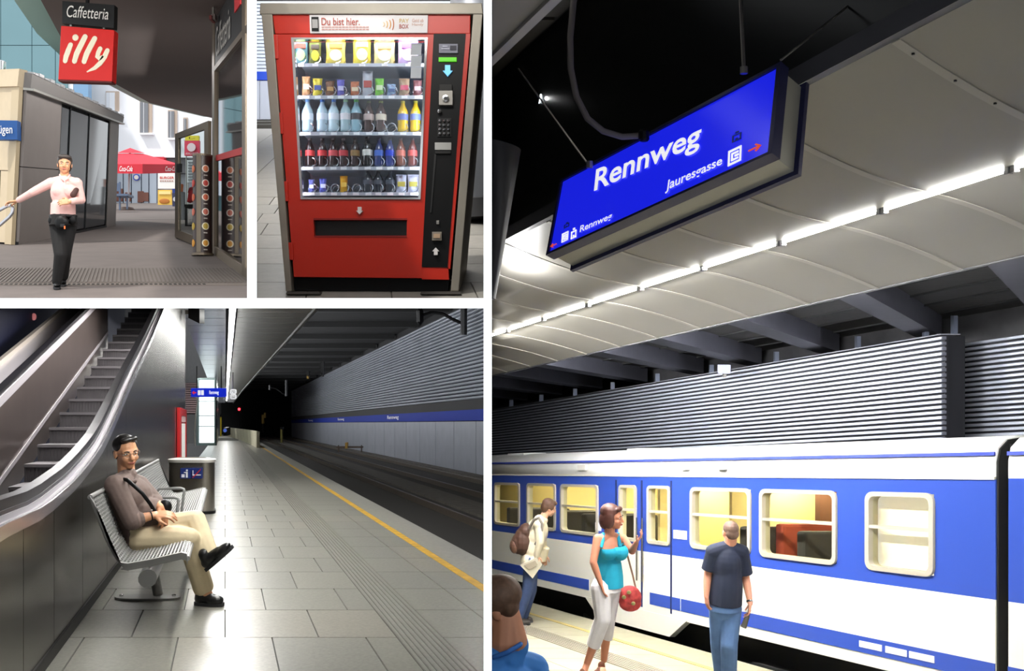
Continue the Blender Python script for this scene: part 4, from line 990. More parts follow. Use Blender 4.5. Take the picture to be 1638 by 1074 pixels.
# header plate
hp = MB().pxquad([(496, 53), (683.5, 52.5), (684.5, 24.5), (495, 24)], Y2 - .012, Y2 + .02).build('header_plate', mat('plate_white', (232, 228, 228), .5), vm)
q = Patch(P(496, 53, Y2 - .012), P(683.5, 52.5, Y2 - .012), P(684.5, 24.5, Y2 - .012), P(495, 24, Y2 - .012))
cr = cm((178, 84, 70), .6)
text_on(q, 'Du bist hier.', .10, .425, .42, .84, .003, cr, hp, bold=.012)
for t0 in (.3, .17): 
    m = MB()
    for k in range(14): m.pbox(q, .10 + k * .029, .124 + k * .029, t0, t0 + .06, .0, .003)
    m.build('small_print', cm((214, 168, 160), .6), hp)
for k, rr in enumerate((.04, .06, .08, .10)):
    m = MB(); cx_, cz_ = .62 + k * .026, .48
    arc = [(cx_ + .018 * math.cos(a), cz_ + rr * 3.4 * math.sin(a)) for a in [(-1.1 + 2.2 * i / 8) for i in range(9)]]
    m.ppoly(q, arc + [(x - .008, y) for x, y in reversed(arc)], 0, .003); m.build('wave_mark', cm(((226, 196, 150), (222, 180, 110), (214, 150, 60), (190, 104, 40))[k], .6), hp)
text_on(q, 'PAY', .76, .84, .56, .8, .003, cm((214, 186, 120), .6), hp, bold=.01)
text_on(q, 'BOX', .76, .84, .24, .48, .003, cr, hp, bold=.01)
text_on(q, 'Geld ab', .868, .965, .6, .8, .003, cm((214, 170, 150), .6), hp)
text_on(q, 'Handy', .868, .965, .36, .54, .003, cm((214, 170, 150), .6), hp)
ph = MB().pbox(q, .016, .076, .1, .88, 0, .006).build('phone_picture', M_BLACK, hp); MB().pbox(q, .022, .07, .26, .74, .006, .008).build('phone_screen', cm((170, 168, 166)), hp)
# control panel
cp_ = MB().pxquad([(674.5, 427), (715.7, 428), (745, 54), (693.7, 54)], Y2 - .004, Y2 + .1).build('control_panel', M_BLACK, vm)
def cpx(nm, x0, y0, x1, y1, m_, o=.01, par=None): return MB().pxbox(x0, y0, x1, y1, Y2 - .004 - o, Y2).build(nm, m_, par or vm, bevel=.002)
scn = cpx('screen', 702, 70, 732.5, 85, mat('lcd', (104, 106, 122), .3, emit=.12))
for y, a, c_ in ((73, 708, 716), (77, 706, 719)): MB().pxbox(a, y, c_, y + 2, Y2 - .018, Y2 - .012).build('screen_line', cm((190, 190, 205)), scn)
MB().pxbox(720, 73, 730, 80, Y2 - .018, Y2 - .012).build('screen_block', cm((60, 60, 70)), scn)
cpx('card_light', 701.5, 91.5, 730.5, 98.5, mat('card_green', (90, 200, 20), .4, emit=.5))
def arrow(nm, x, y, w, h, up, m_):
    pts = [(-.3, 0), (.3, 0), (.3, .5), (.55, .5), (0, 1), (-.55, .5), (-.3, .5)]
    m = MB(); m.prism([P(x + a * w, y - (b_ - .5) * h * (1 if up else -1), Y2 - .02) for a, b_ in pts], (0, .02, 0)); return m.build(nm, m_, vm)
arrow('arrow_mark', 716, 113, 14, 18, False, mat('arrow_cyan', (120, 205, 250), .4, emit=.6))
arrow('arrow_mark', 575, 337, 10, 12, False, cm((235, 228, 226)))
arrow('arrow_mark', 697, 402, 10, 12, True, cm((235, 232, 230)))
bp = cpx('coin_plate', 702, 145, 724, 168, mat('coin_plate', (176, 172, 164), .4, .3), .03)
m = MB(); m.lathe(P(713, 158, Y2 - .034), [(.022, 0), (.022, .012), (.012, .014)], 14, Matrix.Rotation(R(90), 3, 'X')); m.build('coin_button', M_CHROME, bp)
cpx('coin_hood', 703, 135, 723, 145, cm((30, 28, 26)), .02)
m = MB(); m.lathe(P(703.5, 179, Y2 - .006), [(.014, 0), (.014, .02), (.006, .024)], 12, Matrix.Rotation(R(90), 3, 'X')); m.build('lock', M_CHROME, vm)
kp = cpx('keypad', 700, 189, 722, 219, cm((24, 24, 25)), .006)
for r in range(4):
    for k in range(3):
        m = MB(); m.lathe(P(704 + k * 6.8, 193.5 + r * 6.8, Y2 - .012), [(.0095, 0), (.0095, .01), (.006, .013)], 8, Matrix.Rotation(R(90), 3, 'X')); m.build('key', M_CHROME, kp)
cpx('label_plate', 695.5, 228, 722, 240, cm((176, 176, 172)), .006)
cpx('bill_slot', 696, 242, 721, 246, cm((10, 10, 10)), .012)
m = MB(); m.pxquad([(688, 340), (690, 340), (698, 246), (695, 246)], Y2 - .01, Y2); m.build('trim_line', cm((30, 30, 31)), vm)
cpx('return_button', 698, 353, 702.5, 359, M_STEEL, .01)
rb = cpx('return_cup', 691, 371, 706.5, 385, mat('cup_steel', (150, 142, 130), .4, .4), .02)
MB().pxbox(693.5, 374, 704, 381, Y2 - .03, Y2 - .02).build('cup_flap', cm((190, 160, 130)), rb)
# delivery slot
MB().pxquad([(502.5, 379), (650.5, 379), (651, 349), (501.5, 349)], Y2 + .045, Y2 + .05).build('delivery_flap', mat('flap_black', (14, 13, 13), .35), vm)
for q_ in ([(501.5, 352), (651, 352), (651, 349), (501.5, 349)], [(502.5, 379.5), (650.5, 379.5), (650.5, 377), (502.5, 377)]): MB().pxquad(q_, Y2 - .004, Y2 + .05).build('slot_rim', cm((150, 20, 10)), vm)
# shelves with rails, tags and wire coils
M_SH = mat('shelf_grey', (176, 184, 190), .4, .2); M_TAGW = mat('tag_white', (236, 240, 236), .5)
shelves = [(103, 478, 678), (154.5, 478, 677), (213, 481, 674.5), (268.5, 484, 673), (309.5, 486, 671)]
rows = [[481, 504, 537, 579, 615, 653], [489.7, 508, 528, 545, 567.6, 588, 607, 626, 646.7, 668], [492, 515.7, 533.8, 553, 570, 590, 609.5, 625, 644.4, 664.8], [495.8, 515.5, 533, 549.3, 568, 587.7, 606.3, 623.8, 641, 660], [498, 516.7, 534, 550, 569, 589, 605, 624, 642, 661]]
YS = Y2 + .14
for (y, xa, xb), row in zip(shelves, rows):
    sh = MB().pxquad([(xa, y + 3.6), (xb, y + 3.6), (xb + .4, y - 1.8), (xa - .4, y - 1.8)], YS, YS + .012).build('shelf', M_SH, vm)
    MB().pxbox(xa + 1, y - 1.2, xb - 1, y + .2, YS + .012, YS + .36).build('shelf_tray', M_SH, sh)
    for x in row: MB().pxbox(x - 4.5, y - 1.2, x + 5, y + 3, YS - .004, YS).build('price_tag', M_TAGW, sh)
def helix(x, y, r, turns=4, Lh=.30):
    n = 12 * turns; c0 = P(x, y, YS + .02)
    return [c0 + V((r * math.sin(2 * math.pi * i / 12), Lh * i / n, -r * math.cos(2 * math.pi * i / 12))) for i in range(n + 1)]
for ri, ((y, xa, xb), row) in enumerate(zip(shelves, rows)):
    for x in row:
        r = (.034, .037, .034, .034, .031)[ri]
        MB().tube(helix(x, y - 2 - r / K * .95, r), .0032, 5).build('coil', M_CHROME, vm, smooth=60)
# ---- goods, each standing in its coil
ORD = ['first', 'second', 'third', 'fourth', 'fifth', 'sixth', 'seventh', 'eighth', 'ninth', 'tenth']
SHN = ['top shelf', 'second shelf', 'third shelf', 'fourth shelf', 'lowest shelf']
def wobble(x, y, w, h, Yd, th, seed):
    rnd = random.Random(seed)
    c0 = P(x, y, Yd); W, Hh = w * K * 1.03, h * K * 1.03; nu, nv = 8, 8
    def f(u, v, sgn):
        edge = 1 - max(abs(2 * u - 1) ** 3, abs(2 * v - 1) ** 4)
        wd_ = W * (1 - .06 * math.sin(v * math.pi)); return c0 + V(((u - .5) * wd_, sgn * th * edge - .004 * math.sin(9 * u + 7 * v + seed), v * Hh))
    m = MB(); m.grid(lambda u, v: f(u, v, -1), nu, nv); m.grid(lambda u, v: f(u, v, 1), nu, nv)
    return m
def bag(si, oi, w, h, c1, c2, c3, lab, th=.03):
    y, x = shelves[si][0] - 1.5, rows[si][oi]; Yd = YS + .06
    t = thing('snack_bag', '%s, %s from the hinges on the %s' % (lab, ORD[oi], SHN[si]), 'snack', P(x, y, Yd), 'goods on the ' + SHN[si])
    wobble(x, y, w, h, Yd, th, si * 10 + oi).build('pouch', cm(c1, .35), t, smooth=60)
    q = Patch(P(x - w * .42, y, Yd - th * 1.03), P(x + w * .42, y, Yd - th * 1.03), P(x + w * .42, y - h, Yd - th * 1.03), P(x - w * .42, y - h, Yd - th * 1.03))
    m = MB(); m.ppoly(q, [(.5 + .36 * math.cos(a), .36 + .24 * math.sin(a)) for a in [k * math.pi / 8 for k in range(16)]], -.01, .004); m.build('picture_patch', cm(c2, .5), t)
    m = MB(); m.pbox(q, .12, .88, .66, .86, -.012, .004); m.build('brand_band', cm(c3, .5), t)
    MB().pxbox(x - w * .5, y - h - .6, x + w * .5, y - h + 1.4, Yd - .004, Yd + .004).build('seal', cm(c1, .35), t)
bag(0, 0, 23, 37, (104, 158, 168), (150, 190, 120), (190, 80, 60), 'blue green snack bag')
bag(0, 1, 20, 35, (104, 116, 50), (206, 200, 60), (60, 60, 44), 'olive snack bag with yellow picture')
bag(0, 2, 32, 37, (244, 226, 96), (250, 240, 200), (200, 150, 60), 'wide pale yellow crisp bag')
bag(0, 3, 29, 40, (246, 230, 60), (250, 246, 190), (244, 240, 210), 'bright yellow crisp bag')
bag(0, 4, 34, 35, (238, 228, 150), (250, 248, 210), (206, 190, 120), 'cream and yellow snack bag')
bag(0, 5, 33, 37, (226, 200, 240), (248, 244, 250), (170, 110, 200), 'white bag with a purple top')
def bar(oi, w, h, c1, c2, lab, si=1):
    y, x = shelves[si][0] - 1.5, rows[si][oi]; Yd = YS + .07
    t = thing('snack_packet', '%s, %s from the hinges on the %s' % (lab, ORD[oi], SHN[si]), 'snack', P(x, y, Yd), 'goods on the ' + SHN[si])
    wobble(x, y, w, h, Yd, .02, oi).build('wrapper', cm(c1, .35), t, smooth=60)
    MB().pxbox(x - w * .36, y - h * .62, x + w * .36, y - h * .34, Yd - .024, Yd - .01).build('name_band', cm(c2, .5), t)
    MB().pxbox(x - w * .5, y - h - .5, x + w * .5, y - h + 1, Yd - .004, Yd + .004).build('seal', cm(c1, .35), t)
bar(0, 13, 30, (214, 160, 110), (230, 210, 190), 'tan biscuit packet')
bar(1, 15, 27, (222, 206, 70), (60, 80, 150), 'yellow and blue sweet packet')
bar(2, 14, 23, (120, 84, 60), (190, 150, 90), 'brown chocolate packet')
bar(3, 12, 25, (120, 120, 210), (210, 210, 240), 'violet wafer packet')
bar(4, 14, 22, (206, 120, 70), (240, 220, 180), 'orange wafer packet')
bar(5, 17, 39, (190, 194, 200), (180, 60, 44), 'tall silver packet with red print')
bar(6, 14, 27, (130, 214, 60), (220, 240, 190), 'bright green sweet packet')
bar(7, 14, 18, (150, 180, 210), (60, 90, 140), 'low pale blue packet')
bar(8, 17, 27, (176, 150, 120), (200, 90, 110), 'beige packet with pink print')
bar(9, 14, 24, (150, 100, 100), (210, 180, 180), 'dull red packet')
def bottle(si, oi, h, w, liquid, label_c, cap_c, lab, dark=False, clear=False):
    y, x = shelves[si][0] - 1.5, rows[si][oi]; Yd = YS + .075; r = w * K / 2; Hh = h * K * 1.03
    t = thing('drink_bottle', '%s, %s from the hinges on the %s' % (lab, ORD[oi], SHN[si]), 'bottle', P(x, y, Yd), 'goods on the ' + SHN[si])
    b0 = P(x, y, Yd); pr = [(r * .7, 0), (r * .95, Hh * .02), (r, Hh * .08), (r * .94, Hh * .3), (r, Hh * .36), (r, Hh * .56), (r * .9, Hh * .66), (r * .5, Hh * .82), (r * .36, Hh * .9), (r * .36, Hh * .93)]
    m = MB(); m.lathe(b0, pr, 14); m.build('body', cm(liquid, .12, spec=.8), t, smooth=60)
    m = MB(); m.lathe(b0 + V((0, 0, Hh * .36)), [(r * 1.02, 0), (r * 1.02, Hh * .2)], 14); m.build('label_band', cm(label_c, .5), t, smooth=60)
    m = MB(); m.lathe(b0 + V((0, 0, Hh * .92)), [(r * .42, 0), (r * .42, Hh * .075), (r * .3, Hh * .08)], 12); m.build('cap', cm(cap_c, .4), t, smooth=60)
for oi, (liq, lc, cc, lab) in enumerate((((196, 222, 230), (236, 244, 248), (120, 170, 220), 'clear water bottle with pale blue cap'), ((190, 216, 228), (226, 236, 244), (80, 130, 210), 'clear water bottle with blue cap'), ((196, 222, 228), (232, 242, 246), (90, 140, 215), 'clear water bottle with bright blue cap'), ((176, 206, 210), (230, 230, 230), (190, 230, 190), 'water bottle with pale green cap'), ((150, 190, 200), (70, 70, 74), (110, 200, 110), 'water bottle with green cap'))):
    bottle(2, oi, 52, 19, liq, lc, cc, lab)
bottle(2, 5, 50, 18, (70, 52, 46), (206, 186, 176), (120, 130, 90), 'dark iced tea bottle with beige label')
bottle(2, 6, 50, 18, (76, 56, 50), (224, 214, 190), (130, 140, 80), 'dark iced tea bottle with cream label')
bottle(2, 8, 50, 18, (226, 186, 30), (110, 126, 190), (190, 176, 60), 'yellow lemonade bottle with blue label')
bottle(2, 9, 50, 18, (230, 192, 40), (120, 136, 196), (196, 184, 70), 'golden lemonade bottle with blue label')
for oi in range(4): bottle(3, oi, 46, 16, (44, 26, 24), ((214, 70, 70), (206, 50, 54), (216, 80, 84), (206, 66, 74))[oi], (70, 60, 60), ('cola bottle with red label and gold edge', 'cola bottle with deep red label', 'cola bottle with rose red label', 'cola bottle with dull red label')[oi])
bottle(3, 4, 46, 16, (40, 28, 26), (150, 120, 70), (60, 56, 56), 'dark cola bottle with brown label')
bottle(3, 5, 48, 17, (30, 34, 34), (226, 230, 220), (40, 40, 42), 'black bottle with white label')
bottle(3, 6, 46, 16, (44, 60, 110), (80, 120, 210), (60, 70, 80), 'blue soda bottle with light blue label')
bottle(3, 7, 46, 16, (50, 66, 130), (40, 70, 200), (50, 54, 60), 'blue soda bottle with deep blue label')
bottle(3, 8, 46, 16, (120, 66, 46), (200, 110, 90), (70, 60, 56), 'orange brown soda bottle')
bottle(3, 9, 46, 16, (110, 52, 44), (222, 90, 84), (70, 56, 56), 'red brown soda bottle')
bar(0, 9, 20, (110, 116, 190), (230, 236, 255), 'slim blue drink pouch', 4)
bar(1, 11, 22, (100, 110, 210), (226, 232, 255), 'blue and white drink pouch', 4)
bar(3, 12, 26, (240, 180, 30), (250, 210, 90), 'orange juice pouch', 4)
for oi in (5, 6, 7): bottle(4, oi, 34, 17, (46, 54, 62), (78, 88, 98), (36, 40, 46), ('dark can-shaped bottle', 'dark slate bottle', 'dark blue grey bottle')[oi - 5])
bar(8, 17, 28, (200, 204, 220), (190, 180, 80), 'silver sandwich pack', 4)
bar(9, 18, 28, (206, 206, 226), (180, 170, 70), 'silver and lilac sandwich pack', 4)
# price list hanging inside the glass
pl = thing('price_list', 'narrow white price list hanging behind the machine glass', 'list', P(665, 125, Y2 + .03))
for k, (y0, y1) in enumerate(((69, 88), (89, 106.5), (107.5, 125))): MB().pxquad([(656.5, y1), (673.5, y1), (674.5, y0), (657.5, y0)], Y2 + .03, Y2 + .034).build('card', mat('card_cream', (216, 208, 196), .6) if k == 0 else bpy.data.materials['card_cream'], pl)
# ================================================================ the street by the coffee bar
ROOM[0] = 'street'
G = STREET
M_ASPH = mat('paving_brown', (108, 99, 95), .8, var=.08, scale=2.5, bump=.05)
gr = MB().fbox(G, -14, 14, -.3, 0, 9.3, 64).build('ground', M_ASPH, kind='structure')
# ribbed grating with a slotted drain in front
m = MB(); k = 0
while -2.2 + k * .052 < 2.4:
    x = -2.2 + k * .052; m.fbox(G, x, x + .026, 0, .012, 11.9, 13.9); k += 1
m.build('grating_bars', mat('grating', (104, 96, 91), .7, .1), gr, kind='stuff')
MB().fbox(G, -2.3, 2.45, -.01, .004, 11.86, 13.95).build('grating_bed', mat('grating_bed', (92, 84, 78), .8), gr)
MB().fbox(G, -2.3, 2.45, -.01, .006, 11.55, 11.82).build('drain', mat('drain_brown', (108, 98, 90), .7), gr)
m = MB(); k = 0
while -2.25 + k * .06 < 1.0:
    m.fbox(G, -2.25 + k * .06, -2.215 + k * .06, 0, .009, 11.62, 11.74); k += 1
m.build('drain_slots', mat('slot_black', (24, 20, 18), .9), gr, kind='stuff')
for d in (20.5, 26, 33): MB().fbox(G, -3, 4, 0, .004, d, d + .07).build('paving_joint', mat('paving_joint', (96, 92, 92), .9) if d == 20.5 else bpy.data.materials['paving_joint'], gr)

# ---- kiosk of metal panels and dark glass
ks = thing('kiosk', 'grey metal kiosk with dark glass side and beige front behind the woman', 'kiosk', G(-3.4, 0, 20))
D0, D1k = 19.3, 28.4
A_ = Patch(P(24, 392, D0), P(182, 361, D1k), P(187.5, 196, D1k), P(37, 140, D0))
B_ = Patch(P(-60, 385, 20.8), P(24, 392, D0), P(37, 140, D0), P(-60, 142, 20.8))
core = MB(); c_ = [P(-60, 385, 21), P(26, 391, D0 + .25), P(181, 361, D1k + .05), P(100, 355, 31)]; ct = [P(-60, 116, 21), P(38, 114, D0 + .25), P(187, 186, D1k + .05), P(100, 176, 31)]
core.hexa(c_ + ct).build('core', mat('kiosk_core', (40, 40, 42), .8), ks)
M_KP = mat('kiosk_panel', (136, 127, 122), .5, .15, var=.04, scale=2)
M_KB = mat('kiosk_beige', (214, 194, 162), .5, .1, var=.03)
M_KG = mat('kiosk_glass', (40, 46, 52), .06, 0, spec=1.0)
for s0, s1, t0, t1 in ((.0, .30, .50, 1), (.0, .30, 0, .495), (.865, 1, 0, 1)): MB().pbox(A_, s0 + .004, s1 - .004, t0, t1, 0, .06).build('panel', M_KP, ks)
for s0, s1 in ((.305, .39), (.395, .60), (.605, .86)): MB().pbox(A_, s0, s1, .03, .96, 0, .03).build('glass_pane', M_KG, ks)
for s0 in (.30, .39, .60, .86): MB().pbox(A_, s0, s0 + .006, .0, .98, 0, .05).build('mullion', M_BLACK, ks)
MB().pbox(A_, 0, 1, -.012, .02, 0, .055).build('plinth', M_BLACK, ks)
MB().pbox(A_, -.0, 1.01, .985, 1.0, 0, .2).build('gutter', M_STEEL, ks)
fz = Patch(P(37, 140, D0), P(187.5, 197, D1k), P(190, 184, D1k), P(40, 113, D0))
MB().pbox(fz, 0, 1.01, 0, .9, -.05, .14).build('fascia', mat('fascia_grey', (126, 120, 116), .5, .2), ks)
for k in range(22):
    MB().pbox(fz, k / 22 + .004, (k + .86) / 22, .9, 1.1 if k % 2 else 1.0, .0, .16).build('roof_rib', M_ALU, ks)
MB().pbox(B_, -.1, .88, .47, 1, 0, .06).build('front_panel', M_KB, ks)
MB().pbox(B_, -.1, .74, .01, .21, 0, .06).build('front_panel', M_KB, ks)
MB().pbox(B_, .75, .88, .01, .465, 0, .06).build('front_panel', M_KB, ks)
MB().pbox(B_, .885, 1.0, 0, 1, 0, .08).build('corner_post', mat('post_beige', (204, 184, 150), .5, .15), ks)
MB().pbox(B_, -.1, .74, .215, .465, .0, .05).build('pale_window', mat('window_pale', (240, 236, 210), .5), ks)  # plain pale window panel
for s in (.69, .74): MB().pbox(B_, s - .006, s, .215, .465, .05, .07).build('window_bar', M_STEEL, ks)
fb = Patch(P(-60, 142, 20.8), P(37, 140, D0), P(40, 112, D0), P(-60, 116, 20.8))
MB().pbox(fb, -.1, 1.0, 0, 1, -.05, .12).build('front_parapet', M_KB, ks)
bs = MB().pxquad([(-20, 223), (27.5, 223.5), (27.5, 193), (-20, 192)], 19.15, 19.3).build('name_sign', mat('sign_blue_day', (26, 88, 160), .5), ks)
text_on(Patch(P(-2, 218, 19.13), P(20, 218, 19.13), P(20, 201, 19.13), P(-2, 201, 19.13)), 'ügen', 0, 1, 0, 1, .004, cm((244, 244, 246), .5), bs, bold=.012)
MB().lathe(P(0, 113, 23), [(.13, 0), (.13, .22), (.10, .24)], 14).build('roof_vent', M_CHROME, ks, smooth=40)

# ---- tall teal glass building
gb = thing('glass_building', 'tall teal glass office building above the kiosk roof', 'building', G(-14, 0, 60))
M_TEAL = mat('teal_glass', (104, 142, 150), .12, 0, spec=.8, var=.04, scale=.3); M_TEALD = mat('teal_joint', (98, 138, 146), .4)
MB().pxbox(-80, -60, 112, 330, 60.2, 66).build('body', M_TEALD, gb)
for x0, x1 in ((-78, -27), (-26, 0.5), (1.5, 50.5), (51.5, 88), (89, 108)):
    for y0, y1 in ((-58, -8), (-7, 72), (73, 150), (151, 240)): MB().pxbox(x0, y0, x1, y1, 60, 60.2).build('glass_panel', M_TEAL, gb)
for x0, x1, y0, y1, c in ((108.5, 117, 100, 300, (236, 240, 246)), (117.5, 141, 100, 300, (120, 160, 196))): MB().pxbox(x0, y0, x1, y1, 60.1, 60.6).build('glass_panel', cm(c, .2, spec=.8), gb)

# ---- white building with windows and shop front
wb = thing('white_building', 'bright white rendered building closing the end of the street', 'building', G(2, 0, 62))
M_RENDER = mat('render_white', (246, 246, 250), .8)
MB().pxbox(141.5, 60, 420, 252, 62, 66).build('wall', M_RENDER, wb)
MB().pxbox(141.5, 252, 420, 332, 62.6, 66).build('shop_wall', mat('shop_grey', (150, 150, 156), .6), wb)
M_WP = mat('window_glass', (120, 122, 128), .1, spec=.8); M_WF = mat('window_reveal', (196, 176, 160), .7)
for x0, y0, x1, y1 in ((169, 146, 190, 180), (223.5, 161, 243, 214), (268.5, 176, 283, 222), (293, 188, 300, 222)):
    f = MB().pxbox(x0, y0, x1, y1, 61.92, 62.0).build('window', M_WF, wb)
    MB().pxbox(x0 - .5, y1 - 1.5, x1 + 1, y1 + 1.5, 61.7, 62).build('sill', M_RENDER, f)
    w = (x1 - x0)
    MB().pxbox(x0 + .5, y0 + 2, x0 + w * .68, y1 - 2, 61.86, 61.93).build('pane', M_WP if x0 > 200 else cm((236, 238, 244), .2), f)
    MB().pxbox(x0 + w * .3, y0 + 2, x0 + w * .34, y1 - 2, 61.84, 61.86).build('muntin', cm((236, 236, 240)), f)
for x0, x1 in ((180, 197), (198, 210), (211, 226), (227, 238), (239, 251)):
    MB().pxbox(x0, 276, x1 - .8, 329, 62.3, 62.6).build('shop_pane', cm((166, 176, 190), .12, spec=.8), wb)
for x0, y0, x1, y1 in ((183, 302, 196, 322), (220, 306, 229, 324), (229, 308, 237, 322), (200, 308, 209, 322)): MB().pxbox(x0, y0, x1, y1, 62.2, 62.3).build('shop_poster', cm((120, 74, 60)), wb)
m = MB(); m.lathe(P(218.5, 284, 62.25), [(.22, 0), (.22, .06)], 16, Matrix.Rotation(R(90), 3, 'X')); m.build('round_logo', cm((60, 80, 190)), wb)
m = MB(); m.lathe(P(218.5, 284, 62.2), [(.15, 0), (.15, .06)], 16, Matrix.Rotation(R(90), 3, 'X')); m.build('round_logo', cm((236, 226, 220)), wb)
MB().pxbox(243, 251, 262, 262, 61.7, 62.6).build('red_fascia', cm((214, 44, 60)), wb)
MB().pxbox(262, 254, 300, 277, 62.2, 62.6).build('dark_fascia', cm((96, 92, 96)), wb)
# hoardings, bin and advertising seen by the shop front
t = thing('price_banner', 'white banner with red lettering over the food poster', 'banner', P(268, 301, 58))
MB().pxbox(252.5, 277, 285, 302, 58, 58.15).build('sheet', cm((244, 242, 240)), t)
q = Patch(P(252.5, 302, 57.99), P(285, 302, 57.99), P(285, 277, 57.99), P(252.5, 277, 57.99))
text_on(q, 'BURGER', .1, .8, .62, .78, .02, cm((206, 60, 50)), t, bold=.02)
m = MB()
for k in range(6): m.pbox(q, .1 + k * .115, .18 + k * .115, .46, .53, 0, .02)
m.build('small_print', cm((190, 150, 140)), t)
t = thing('food_poster', 'yellow food poster with a burger at the shop corner', 'poster', P(264, 333, 57))
MB().pxbox(252.5, 304, 275, 332, 57, 57.3).build('board', cm((236, 190, 80)), t)
m = MB(); m.ell(P(263, 322, 56.98), (.32, .03, .16)); m.build('bun_picture', cm((190, 116, 40)), t)
MB().pxbox(254, 306, 273, 311, 56.95, 57).build('title_band', cm((250, 226, 150)), t)
MB().pxbox(253, 332, 274.5, 335.5, 57, 57.4).build('foot', M_BLACK, t)
t = thing('blue_bin', 'dark blue litter bin beside the yellow food poster', 'bin', P(281, 335, 53))
MB().pxquad([(276, 335), (286, 335), (287, 309), (275, 309)], 53, 53.4).build('body', cm((48, 52, 86)), t); MB().pxbox(275.5, 302, 285, 309, 53, 53.4).build('hood', cm((30, 60, 140)), t)
m = MB(); m.lathe(P(281, 319, 52.98), [(.14, 0), (.14, .04)], 12, Matrix.Rotation(R(90), 3, 'X')); m.build('badge', cm((206, 206, 214)), t)
t = thing('burger_sign', 'red poster with a white round badge seen through the door', 'poster', P(306, 250, 44))
MB().pxbox(295, 225, 319, 249, 44, 44.15).build('board', cm((226, 66, 92)), t)
m = MB(); m.lathe(P(306.5, 236, 43.96), [(.20, 0), (.20, .04)], 18, Matrix.Rotation(R(90), 3, 'X')); m.build('badge', cm((250, 226, 230)), t)
MB().pxbox(296, 217, 318, 225, 44, 44.15).build('yellow_strip', cm((240, 222, 60)), t)
q = Patch(P(296, 225, 43.98), P(318, 225, 43.98), P(318, 217, 43.98), P(296, 217, 43.98)); text_on(q, '1,-', .3, .7, .25, .75, .01, M_BLACK, t)
q = Patch(P(297, 247.5, 43.98), P(317, 247.5, 43.98), P(317, 244, 43.98), P(297, 244, 43.98)); text_on(q, 'ANGEBOT', 0, 1, 0, 1, .01, cm((250, 226, 230)), t)
for x in (298, 316): MB().tube([P(x, 249, 44.1), P(x, 337, 44.1)], .03, 6).build('post', M_STEEL, t)
t = thing('menu_board', 'white menu sheets on a stand inside the open door', 'board', P(309, 300, 40))
MB().pxbox(299, 256, 318, 292, 40, 40.1).build('sheet', cm((210, 214, 216)), t)
m = MB()
for k in range(7): m.pxbox(301, 259 + k * 4.6, 316 - (k * 5) % 7, 261 + k * 4.6, 39.97, 40)
m.build('print_lines', cm((120, 124, 128)), t)
for x in (300.5, 316.5): MB().tube([P(x, 292, 40.05), P(x, 342, 40.05)], .03, 6).build('post', M_STEEL, t)
t = thing('red_box', 'tilted red box on the black stand behind the glass door', 'box', P(306, 322, 30))
MB().pxquad([(299, 323), (310, 320), (313, 303), (302, 306)], 30, 30.3).build('body', cm((216, 34, 44)), t); MB().pxquad([(300, 308), (313, 304), (312, 298), (303, 300)], 30.02, 30.28).build('lid', cm((180, 30, 40)), t)
t = thing('black_stand', 'black metal stand behind the glass door', 'stand', P(305, 362, 28))
MB().pxbox(295, 327, 313, 331.5, 28, 28.4).build('top', M_BLACK, t); MB().pxbox(296, 360, 313, 363, 28, 28.4).build('bottom_bar', M_BLACK, t)
for x in (296, 311): MB().pxbox(x, 331, x + 2.2, 362, 28, 28.1).build('leg', M_BLACK, t)
t = thing('orange_cup', 'orange paper cup picture on the door glass side', 'cup', P(290.5, 308, 33))
MB().lathe(P(290.5, 307, 33), [(.05, 0), (.065, .24), (.05, .27)], 10).build('cup', cm((222, 120, 70)), t); MB().pxbox(287.5, 307, 294, 372, 32.95, 33.1).build('shelf_post', cm((120, 122, 126)), t)

# ---- red parasol
pu = thing('parasol', 'big red parasol with white script lettering by the shop front', 'parasol', P(205, 335, 46))
M_PAR2 = mat('parasol_red', (222, 30, 56), .6)
Yp = 45.5; ap = P(208, 240, Yp)
cor = [P(228, 262.5, Yp - 2.3), P(287, 263, Yp + .2), P(196, 262, Yp + 2.4), P(137, 263, Yp - .2)]; low = [P(228, 278, Yp - 2.3), P(287, 276.5, Yp + .2), P(196, 275, Yp + 2.4), P(137, 277, Yp - .2)]
cap_ = [ap + (p - ap) * .30 + V((0, 0, .06)) for p in cor]; tip = ap + V((0, 0, .02))
m = MB()
for i in range(4):
    j = (i + 1) % 4; a, c = ap + (cor[i] - ap) * .26, ap + (cor[j] - ap) * .26; m.add([a, c, cor[j], cor[i]], [(0, 1, 2, 3)])
m.build('canopy', M_PAR2, pu)
m = MB()
for i in range(4): m.add([cap_[i], cap_[(i + 1) % 4], tip + V((0, 0, .08))], [(0, 1, 2)])
m.build('vent_cap', M_PAR2, pu)
for i in range(4):
    j = (i + 1) % 4; m = MB(); m.add([low[i], low[j], cor[j], cor[i]], [(0, 1, 2, 3)]); m.build('valance', mat('valance_red', (206, 22, 46), .6) if i == 0 else bpy.data.materials['valance_red'], pu)
M_PW = cm((250, 244, 246), .6)
text_on(Patch(low[3], low[0], cor[0], cor[3]), 'Coca-Cola', .61, .85, .22, .78, .03, M_PW, pu, bold=.01, shear=.35)
text_on(Patch(low[0], low[1], cor[1], cor[0]), 'Coca-Cola', .58, .94, .2, .75, .03, M_PW, pu, bold=.01, shear=.35)
MB().tube([P(205, 334, 45.5), ap], .05, 8).build('pole', cm((220, 220, 224)), pu)
MB().lathe(P(203, 337.5, 45.6), [(.34, 0), (.36, .08), (.30, .16)], 16).build('base', cm((120, 106, 98)), pu, smooth=40)
for i in range(4): MB().tube([ap + (cor[i] - ap) * .97, ap + V((0, 0, -.55))], .015, 5).build('rib', M_STEEL, pu)
